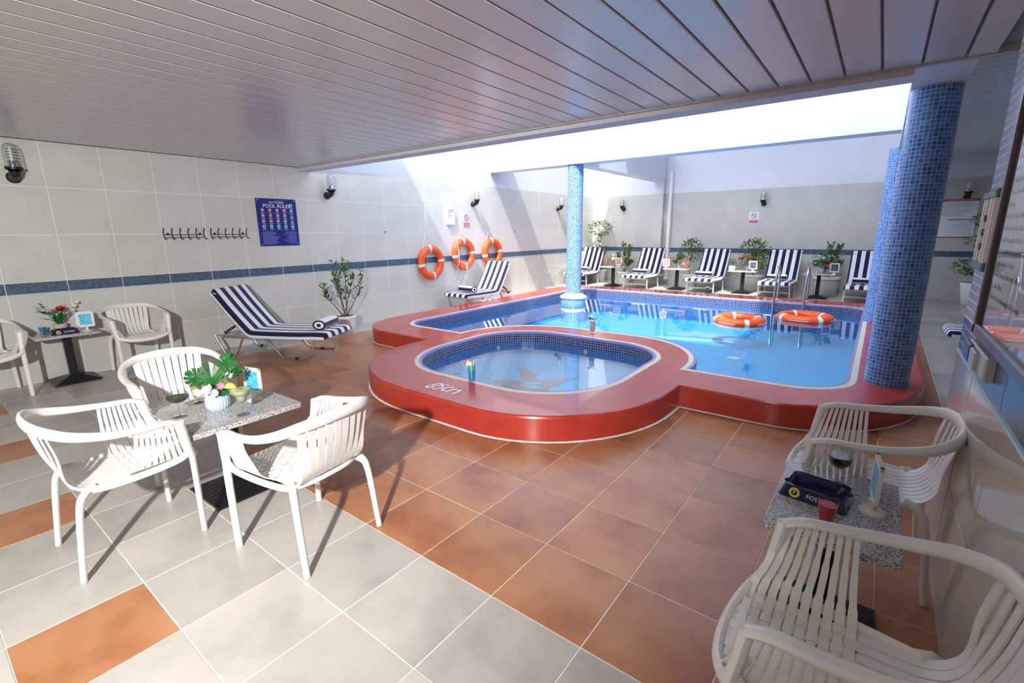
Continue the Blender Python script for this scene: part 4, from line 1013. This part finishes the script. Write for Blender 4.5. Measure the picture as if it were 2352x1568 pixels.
shrub('sparse shrub in a white rimmed pot behind the ladder table', (-.90, 13.26, .074), (.28, .22, .42, True), [S((0, 0, .36), (.04, 0, .7), (-.02, 0, 1.15)), S((0, 0, .36), (.1, 0, .8), (.16, 0, 1.1)), S((0, 0, .36), (.14, -.03, .6), (.22, -.04, .75)), S((0, 0, .36), (-.1, 0, .6), (-.1, -.02, .9))], 16, .095, 95, start=.3)
shrub('tiered green tree in a smooth tall white pot at the right end', (1.62, 12.95, .074), (.27, .21, .44, False), [S((0, 0, .4), (.02, 0, .9), (-.02, 0, 1.5), (0, 0, 1.65)), S((0, 0, .4), (-.1, 0, .55), (-.25, 0, .7))], 17, .075, 20, ('leaf', 'leaf_lime'), [(-.02, 0, .74, .42, .17, 420), (-.08, 0, 1.24, .3, .1, 130), (-.02, 0, 1.62, .26, .12, 150)], .7)

# ------------------------------------------------------------------ flowers
def petal(mb, p, d, up, L, W_, curl=.3):
    d = d.normalized(); s = d.cross(up)
    s = s.normalized() if s.length > 1e-4 else d.orthogonal().normalized(); u = s.cross(d)
    rows = [(0, .15, 0), (.35, .85, .04), (.7, 1, .16), (1, .35, .38)]; V = []
    for f, wd, c in rows:
        for k in (-1, 0, 1): V.append(p + d*L*f + s*k*W_*.5*wd + u*(c*curl*L + abs(k)*.08*L))
    mb.add(V, [(i*3+k, i*3+k+1, i*3+k+4, i*3+k+3) for i in range(3) for k in (0, 1)])
def bloom(kind, p, up, r, seed=0):
    rg = random.Random(seed); mb = MB(); up = Vector(up).normalized(); e1 = up.orthogonal().normalized(); e2 = up.cross(e1)
    layers = {'rose': [(5, .5, .55, -.6), (6, .8, 1.0, -.2), (7, 1.15, 1.0, .25)], 'lily': [(6, .65, 1.5, .5)], 'blossom': [(5, .95, 1.0, .3), (5, .5, .7, -.2)]}[kind]
    for n, tilt, L, curl in layers:
        for k in range(n):
            a = 2*PI*k/n + rg.uniform(-.2, .2); o = e1*math.cos(a) + e2*math.sin(a)
            petal(mb, Vector(p), up*math.cos(tilt) + o*math.sin(tilt), -o if curl < 0 else up, r*L, r*(.75 if kind != 'lily' else .6), abs(curl))
    return mb
def monstera(L, w):
    """split leaf: lobes fanned round the midrib, notches between them, edges drooping"""
    mb = MB(); cy = L*.40; angs = [-96, -58, -24, 8, 38, 66, 90]
    def pt(a, f, s):
        ar = math.radians(a); R = w*(1.02+.16*math.sin(ar)-.10*math.sin(ar)**2) if a > -60 else w*.92
        x, y = s*math.cos(ar)*R*f, cy + math.sin(ar)*R*f*(1.22 if a > 0 else .85)
        return (x, y, .030*w*8*(.25-abs(f-.5)**2)*.35 - .045*w*8*.2*f*f + abs(x)*.10)
    for s in (-1, 1):
        for k in range(6):
            a0, a1 = angs[k], angs[k+1]; g_ = 3.2
            V = [(0, cy, 0), pt(a0, .42, s), pt(a0+g_, .95, s), pt((2*a0+a1)/3, 1.04, s), pt((a0+2*a1)/3, 1.06, s), pt(a1-g_*(1 if k < 5 else 0), .98 if k < 5 else 1.15, s), pt(a1, .42, s)]
            mb.add(V if s > 0 else V[::-1], [(0, 1, 2, 3, 4, 5, 6)])
    mb.tube([(0, -L*.02, -.001), (0, cy, .001), (0, L*.85, -.004)], [.0022, .0016, .0006], 5)
    return mb
def aim(mb, p, d, up=(0, 0, 1)):
    d = Vector(d).normalized(); u = Vector(up); x = d.cross(u).normalized(); z = x.cross(d)
    return mb.xf(basis(x, d, z, p))
def bouquet(label, loc, rz, vase, vmat, leaves, blooms, ribs=0, long_leaves=(), sprigs=(), gk='flower arrangements'):
    t = thing('flower_vase', label, 'flowers', loc, rz, gk)
    mb = MB(); prof = vase; seg = 48 if ribs else 24; mb.lathe(prof, seg)
    if ribs: mb.v = [(x*(1+.035*math.cos(ribs*math.atan2(y, x))), y*(1+.035*math.cos(ribs*math.atan2(y, x))), z) for x, y, z in mb.v]
    part('vase', mb, vmat, t, 50); top = max(z for r, z in prof)
    for p, d, L, w, *un in leaves:
        mb = MB(); mb.tube(spline([(0, 0, top*.6), (p[0]*.4, p[1]*.4, top+(p[2]-top)*.6), p], 4), .0035, 5); part('leaf_stalk', mb, 'stem_green', t)
        part('leaf', aim(monstera(L, w), p, d, un[0] if un else (0, -.6, 1)), 'leaf_gloss', t, 60)
    for p, d, L, w in long_leaves:
        q = spline([p, (Vector(p)+Vector(d)*L*.5+Vector((0, 0, L*.12))), Vector(p)+Vector(d)*L], 4); n = len(q); v, f = strap(q, [w*(.35+.65*math.sin(PI*(.12+.86*i/(n-1)))) for i in range(n)], .003, Vector(d).cross(Vector((0, 0, 1)))); mb = MB(); mb.add(v, f); part('leaf', mb, 'leaf_gloss', t, 60)
    for k, (kind, p, up, r, mt) in enumerate(blooms):
        mb = MB(); mb.tube(spline([(0, 0, top*.6), (p[0]*.5, p[1]*.5, top+(p[2]-top)*.5), p], 4), .003, 5); part('flower_stalk', mb, 'stem_green', t)
        part('bloom', bloom(kind, p, up, r, k), mt, t, 60)
    for k, (p, r, cnt, mt) in enumerate(sprigs):
        rg = random.Random(90+k); mb = MB()
        for q in range(cnt):
            v = Vector((rg.gauss(0, 1), rg.gauss(0, 1), rg.gauss(0, 1)))*r*.5; leaf_quad(mb, Vector(p)+v, Vector((rg.uniform(-1, 1), rg.uniform(-1, 1), rg.uniform(-.3, 1))), Vector((0, 0, 1)), .045, .022)
        part('sprig', mb, mt, t, kind='stuff'); mb = MB(); mb.tube([(0, 0, top*.6), p], .002, 5); part('sprig_stalk', mb, 'stem_green', t)
    return t
# camera looks along (-.59,.77): image right = (.795,.607), image left = (-.795,-.607)
bouquet('pale blue ribbed vase with monstera leaves and pink lilies on the granite table', (-3.085, 1.09, TH), 0, [(.0, 0), (.05, 0), (.064, .02), (.064, .072), (.056, .088), (.056, .1), (.05, .1), (.048, .06), (0, .055)], 'vase_blue',
        [((-.012, -.012, .135), (-.15, .05, 1), .13, .068, (.85, -.4, .25)), ((-.05, -.04, .165), (-.75, -.5, .55), .11, .056, (.5, -.5, .7)), ((.05, .055, .225), (.1, .12, 1), .10, .052, (.8, -.4, .5)), ((.03, .05, .19), (.6, .5, .25), .095, .045, (.3, -.4, .9)), ((.07, .06, .20), (.75, .45, .5), .09, .042, (.4, -.5, .8)), ((.015, .0, .125), (.75, .35, -.1), .09, .045, (.3, -.4, .9))],
        [('lily', (-.085, -.055, .135), (-.4, -.6, .5), .038, 'petal_pink'), ('rose', (-.11, -.06, .175), (-.5, -.5, .6), .036, 'petal_pink'), ('lily', (.075, .02, .145), (.5, -.5, .3), .036, 'petal_pink'), ('blossom', (.03, -.03, .125), (.2, -.8, .4), .048, 'petal_white'), ('lily', (.045, .0, .115), (.5, -.6, .1), .04, 'petal_white'), ('lily', (-.05, -.04, .10), (-.7, -.5, -.1), .045, 'petal_white'), ('blossom', (.09, .07, .19), (.4, -.3, .7), .03, 'petal_white')], ribs=24)
bouquet('pink pot with one red rose and dark leaves on the wall table', (-7.09, 1.08, TH), 0, [(0, 0), (.052, 0), (.062, .09), (.055, .09), (.05, .06), (0, .06)], 'vase_pink', [],
        [('rose', (.03, .03, .235), (.5, -.2, .8), .052, 'petal_red'), ('blossom', (-.02, .15, .25), (.6, 0, .6), .032, 'petal_white'), ('blossom', (-.03, .18, .29), (.6, 0, .6), .03, 'petal_white'), ('blossom', (.0, .13, .21), (.6, 0, .6), .028, 'petal_white')],
        long_leaves=[((0, 0, .08), (.2, -.75, .45), .2, .045), ((0, 0, .08), (.3, -.25, .8), .14, .06), ((0, 0, .08), (.35, .15, .85), .16, .06), ((0, 0, .08), (.1, .6, .65), .19, .04)], sprigs=[((-.02, -.1, .24), .06, 26, 'leaf'), ((0, .0, .2), .07, 30, 'leaf')])
DZ = .074+TH
def rowflowers(label, x, y, vp, vm, fl, leaves=(), sprigs=()): return bouquet(label, (x, y, DZ), 0, vp, vm, leaves, fl, sprigs=sprigs)
CUP = [(0, 0), (.05, 0), (.06, .06), (.055, .11), (.048, .11), (.048, .05), (0, .05)]
rowflowers('dark pot of orange and white flowers on the leftmost back table', -5.77, 12.22, CUP, 'vase_dark', [('blossom', (-.09, -.03, .26), (-.3, -.8, .4), .055, 'petal_orange'), ('rose', (.0, -.05, .2), (0, -.8, .5), .06, 'petal_white'), ('blossom', (.06, -.03, .16), (.3, -.8, .3), .045, 'petal_orange'), ('blossom', (-.02, 0, .28), (0, -.6, .8), .045, 'petal_white')], sprigs=[((-.1, 0, .2), .12, 60, 'leaf'), ((.05, .02, .24), .1, 40, 'leaf')])
rowflowers('grey vase of pink flowers and green leaves on the table right of the downpipe', -4.05, 12.44, CUP, 'vase_grey', [('rose', (-.24, -.03, .25), (-.4, -.7, .5), .055, 'petal_pink'), ('rose', (-.1, -.05, .22), (0, -.8, .5), .05, 'petal_pink'), ('rose', (.14, -.05, .22), (.3, -.8, .4), .055, 'petal_pink'), ('rose', (.2, -.03, .28), (.3, -.8, .5), .055, 'petal_pink'), ('rose', (.03, -.08, .15), (0, -.9, .3), .05, 'petal_coral'), ('blossom', (.12, -.06, .13), (.2, -.9, .2), .05, 'petal_lilac')],
           [((0, 0, .2), (0, .1, 1), .2, .1, (0, -1, .3)), ((-.05, 0, .15), (-.7, -.1, .5), .16, .08, (0, -1, .5))], [((-.1, 0, .14), .13, 60, 'leaf_gloss'), ((.05, .03, .2), .13, 60, 'leaf_gloss')])
rowflowers('round cream vase with a small dark plant on a back table', -2.79, 12.45, [(0, 0), (.06, 0), (.078, .04), (.075, .085), (.05, .11), (.04, .11), (0, .1)], 'vase_cream', [], (), [((0, 0, .2), .09, 70, 'leaf')])
rowflowers('clear grey vase of red and orange flowers beside the cream vase', -2.47, 12.56, CUP, 'vase_grey', [('blossom', (-.17, -.04, .27), (-.3, -.8, .4), .05, 'petal_coral'), ('blossom', (-.08, -.04, .32), (0, -.8, .5), .055, 'petal_orange'), ('blossom', (.0, -.04, .29), (0, -.8, .5), .05, 'petal_orange'), ('blossom', (.1, -.03, .31), (.3, -.8, .4), .045, 'petal_coral'), ('rose', (.06, -.07, .2), (.2, -.9, .3), .045, 'petal_white')], sprigs=[((-.1, 0, .2), .16, 100, 'leaf'), ((.1, 0, .25), .16, 100, 'leaf'), ((-.12, 0, .1), .1, 40, 'leaf')])
rowflowers('grey vase with dark leaves and a red rose on the ladder table', -.97, 12.52, CUP, 'vase_grey', [('rose', (.1, -.05, .22), (.2, -.9, .4), .055, 'petal_red'), ('blossom', (-.12, -.04, .22), (-.2, -.9, .3), .035, 'petal_lilac'), ('lily', (.02, -.05, .3), (0, -.7, .6), .05, 'petal_white')], [((.03, 0, .2), (.2, .1, 1), .17, .085, (0, -1, .3)), ((-.05, 0, .16), (-.7, -.1, .6), .15, .075, (0, -1, .5))], [((-.1, 0, .28), .14, 70, 'leaf_gloss'), ((.1, .02, .18), .12, 60, 'leaf_gloss')])

# ------------------------------------------------------------------ photo stands
def stand(label, loc, rz, photo, k=1.0):
    t = thing('photo_stand', label, 'photo stand', loc, rz, 'small ivory photo stands')
    mb = MB(); mb.lathe([(0, 0), (.045*k, 0), (.043*k, .006), (.018*k, .014), (.012*k, .034), (.014*k, .05), (0, .052)], 20); part('foot', mb, 'ivory', t, 50)
    w, h, z0 = .075*k, .17*k, .045
    for a in ((-w, -w+.012, z0, z0+h), (w-.012, w, z0, z0+h), (-w, w, z0, z0+.014), (-w, w, z0+h-.014, z0+h)):
        mb = MB(); mb.box(a[0], a[1], -.006, .006, a[2], a[3]); part('frame_bar', mb, 'ivory', t)
    mb = MB(); mb.box(-w+.01, w-.01, -.004, .004, z0+.01, z0+h-.01); part('mount', mb, 'paper', t)
    mb = MB(); mb.box(-w+.022, w-.022, -.0052, -.004, z0+.024, z0+h-.026); part('picture', mb, photo, t)
    return t
stand('ivory photo stand with blue picture behind the vase on the flower table', (-3.05, 1.29, TH), math.radians(14), 'photo_blue')
stand('ivory photo stand with blue picture on the wall table', (-6.90, 1.265, TH), math.radians(72), 'photo_blue')
stand('ivory photo stand seen edge on, on the side table by the right wall', (.10, 2.07, TH), math.radians(-84), 'photo_blue', .95)
for x, y, lb, ph in ((-5.58, 12.10, 'white photo stand with pink picture on the leftmost back table', 'photo_mix'), (-4.33, 12.24, 'white photo stand on the table right of the downpipe', 'photo_mix'), (-2.31, 12.33, 'white photo stand with grey picture on the cream vase table', 'photo_dark'), (-.72, 12.30, 'white photo stand with dark picture on the ladder table', 'photo_dark')):
    stand(lb, (x, y, DZ), math.radians(10), ph, 1.15)

# ------------------------------------------------------------------ ashtrays
def ashtray(label, loc, rz):
    t = thing('ashtray', label, 'ashtray', loc, rz, 'blue ashtrays')
    a, b, h = .115, .088, .048; loops = [rrect(-a, a, -b, b, .015, 4), rrect(-a*.86, a*.86, -b*.82, b*.82, .02, 4), rrect(-a*.74, a*.74, -b*.68, b*.68, .03, 4), rrect(-a*.66, a*.66, -b*.58, b*.58, .03, 4)]
    zs = [0, h, h-.004, .014]; mb = MB(); n = len(loops[0])
    for (l0, z0), (l1, z1) in zip(list(zip(loops, zs)), list(zip(loops, zs))[1:]): mb.ribbon([(*p, z0) for p in l0], [(*p, z1) for p in l1])
    mb.add([(*p, .014) for p in loops[3]], [tuple(range(n))]); mb.add([(*p, 0) for p in loops[0]], [tuple(range(n-1, -1, -1))]); part('tray', mb, 'ash_blue', t, 35)
    # printing on the sloping front
    sl = math.atan2(h, b*.18); M = Matrix.Translation((0, -b*.91, h*.5)) @ Matrix.Rotation(sl, 4, 'X')
    mb = MB(); ringdisc(mb, -.058, 0, .011, .019, .0012, 20); mb.xf(M); mb.v = mb.v; part('logo_ring', mb, 'yellow_print', t)
    mb = shift(text_mb('F', .022), -.058, 0, .0014); mb.xf(M); part('logo_letter', mb, 'white_print', t)
    mb = shift(text_mb("FOSTER'S", .022), .028, -.001, .0014); mb.xf(M); part('lettering', mb, 'white_print', t)
    for s in (-1, 1):
        mb = MB(); mb.tube([(s*a*.8, s*b*.2, h-.004), (s*a*.95, s*b*.25, h-.012)], .007, 8); part('rest', mb, 'ash_blue', t)
    return t
ashtray('navy blue ashtray with yellow ring logo on the right side table', (-.075, 2.075, TH), math.radians(-9))
ashtray('navy blue ashtray with yellow ring logo on the wall table', (-6.94, 1.085, TH), math.radians(86))

# ------------------------------------------------------------------ glasses and drinks
def drink(label, loc, glass_prof, liq, extra=None, name='cocktail_glass'):
    t = thing(name, label, 'drink', loc, 0, 'drinks')
    mb = MB(); mb.lathe(glass_prof, 24); part('glass', mb, 'glass', t, 60)
    for prof, mt in liq: mb = MB(); mb.lathe(prof, 24); part('drink', mb, mt, t, 60)
    if extra: extra(t)
    return t
def stem(h, rf): return [(0, 0), (rf, .0), (rf, .003), (.008, .008), (.0045, .02), (.0045, h-.006), (.009, h)]
drink('coupe glass of dark green drink at the left of the flower table', (-3.115, .895, TH), stem(.085, .036)+[(.035, .092), (.058, .108), (.062, .122), (.052, .142), (.046, .145)], [([(0, .09), (.034, .094), (.057, .110), (.060, .121), (.0, .121)], 'drink_green')])
drink('tall flute of yellow drink behind the coupe on the flower table', (-3.29, 1.06, TH), stem(.075, .032)+[(.022, .085), (.031, .11), (.033, .19), (.032, .195)], [([(0, .082), (.021, .087), (.030, .111), (.031, .16), (0, .16)], 'drink_yellow')])
def orange_slice(t):
    mb = MB(); n = 14; mb.prism([(0, 0)]+[(.036*math.cos(PI*k/n), .036*math.sin(PI*k/n)) for k in range(n+1)], -.003, .003); mb.xf(Matrix.Translation((-.052, -.03, .158)) @ Matrix.Rotation(PI/2, 4, 'X') @ Matrix.Rotation(.6, 4, 'Y')); part('orange_slice', mb, 'citrus_orange', t)
    mb = MB(); mb.prism([(0, .002)]+[(.030*math.cos(PI*k/n), .002+.028*math.sin(PI*k/n)) for k in range(n+1)], -.0035, .0035); mb.xf(Matrix.Translation((-.052, -.03, .158)) @ Matrix.Rotation(PI/2, 4, 'X') @ Matrix.Rotation(.6, 4, 'Y')); part('orange_flesh', mb, 'citrus_flesh', t)
    mb = MB(); mb.lathe([(0, -.008), (.008, -.005), (.010, 0), (.008, .005), (0, .008)], 12, (.0, .0, .158)); part('olive', mb, 'leaf_lime', t, 60)
drink('margarita glass with orange slice at the right of the flower table', (-2.845, 1.13, TH), stem(.075, .036)+[(.026, .09), (.03, .115), (.036, .122), (.054, .138), (.058, .165)], [([(0, .08), (.024, .092), (.028, .115), (.034, .124), (.051, .139), (.055, .155), (0, .155)], 'drink_pale')], orange_slice)
drink('round wine glass of dark red wine on the right side table', (-.018, 2.235, TH), stem(.07, .034)+[(.022, .076), (.040, .095), (.045, .118), (.042, .142), (.034, .162)], [([(0, .074), (.021, .079), (.0385, .097), (.043, .118), (.0425, .126), (0, .126)], 'drink_wine')], name='wine_glass')
SH = [(0, 0), (.022, 0), (.024, .012), (.033, .085)]
drink('shot glass of red drink in front of the blue ashtray, right side table', (-.03, 1.89, TH), SH, [([(0, .02), (.0235, .02), (.030, .072), (0, .072)], 'drink_red')], name='shot_glass')
drink('shot glass of bright blue drink on the wall table', (-7.06, .93, TH), SH, [([(0, .02), (.0235, .02), (.030, .074), (0, .074)], 'drink_blue')], name='shot_glass')
def straw(t, pts, mt='white_gloss', r=.003): mb = MB(); mb.tube(pts, r, 6); part('straw', mb, mt, t)
def blue_extra(t):
    straw(t, [(.012, .005, .05), (.02, .012, .205), (.055, .035, .212)])
    mb = MB(); disc(mb, 0, 0, .028, 0, 18, .004); mb.xf(Matrix.Translation((-.02, -.012, .165)) @ Matrix.Rotation(1.2, 4, 'X') @ Matrix.Rotation(.5, 4, 'Y')); part('lemon_slice', mb, 'lemon', t)
drink('tall blue cocktail with white straw on the red coping of the wading pool', (-2.875, 3.145, ZC), [(0, 0), (.029, 0), (.03, .01), (.036, .165)], [([(0, .015), (.029, .015), (.0325, .11), (0, .11)], 'drink_blue'), ([(0, .11), (.0326, .1102), (.0345, .155), (0, .155)], 'drink_teal')], blue_extra)
def pina_extra(t):
    straw(t, [(.02, .01, .1), (.032, .02, .225), (.07, .045, .255)], 'vase_dark')
    mb = MB(); mb.lathe([(0, -.018), (.013, -.013), (.018, 0), (.013, .013), (0, .018)], 14, (-.028, -.02, .215)); part('cherry', mb, 'black_plastic', t, 60)
    for k in range(3): mb = MB(); mb.prism([(-.006+.012*k-.01, 0), (.006+.012*k-.01, 0), (.012*k-.01, .045)], -.003, .003); mb.xf(Matrix.Translation((0, 0, .19)) @ Matrix.Rotation(PI/2, 4, 'X')); part('pineapple_leaf', mb, 'leaf_lime', t)
drink('pale pink hurricane cocktail with black straw on the coping between the pools', (-2.95, 5.66, ZC), stem(.03, .035)+[(.03, .05), (.037, .075), (.033, .12), (.036, .19), (.038, .195)], [([(0, .036), (.028, .052), (.0355, .076), (.0315, .12), (.034, .18), (0, .18)], 'drink_pina')], pina_extra)
MT = stem(.085, .034)+[(.02, .1), (.06, .155)]
drink('layered red and green martini on the left coping', (-6.10, 7.88, ZC), MT, [([(0, .088), (.018, .102), (.034, .122), (0, .122)], 'drink_red'), ([(0, .122), (.0345, .1222), (.05, .145), (0, .145)], 'drink_green')], lambda t: straw(t, [(.01, 0, .11), (.02, .04, .18), (.015, .05, .185)], 'vase_dark'))
drink('small bright green martini on the far coping', (-2.86, 10.73, ZC), MT, [([(0, .088), (.018, .102), (.056, .15), (0, .15)], 'drink_lime')])
HI = [(0, 0), (.03, 0), (.036, .15)]
drink('orange juice glass on the table right of the downpipe', (-3.84, 12.34, DZ), HI, [([(0, .01), (.029, .01), (.035, .14), (0, .14)], 'drink_orange')], lambda t: straw(t, [(.01, 0, .05), (.025, 0, .22), (.06, 0, .24)]))
drink('orange cocktail in a stemmed glass on the leftmost back table', (-5.98, 12.18, DZ), stem(.05, .035)+[(.03, .06), (.045, .09), (.04, .14), (.036, .17)], [([(0, .055), (.029, .062), (.043, .09), (.038, .14), (0, .14)], 'drink_orange')], lambda t: straw(t, [(.0, 0, .1), (-.02, 0, .24)], 'citrus_orange', .006))
drink('peach cocktail with black straw behind the right ladder rail', (-1.19, 12.30, DZ), stem(.05, .035)+[(.03, .06), (.045, .09), (.04, .14), (.036, .17)], [([(0, .055), (.029, .062), (.043, .09), (.038, .15), (0, .15)], 'drink_peach')], lambda t: straw(t, [(.0, 0, .1), (-.02, 0, .24), (-.08, 0, .26)], 'vase_dark'))
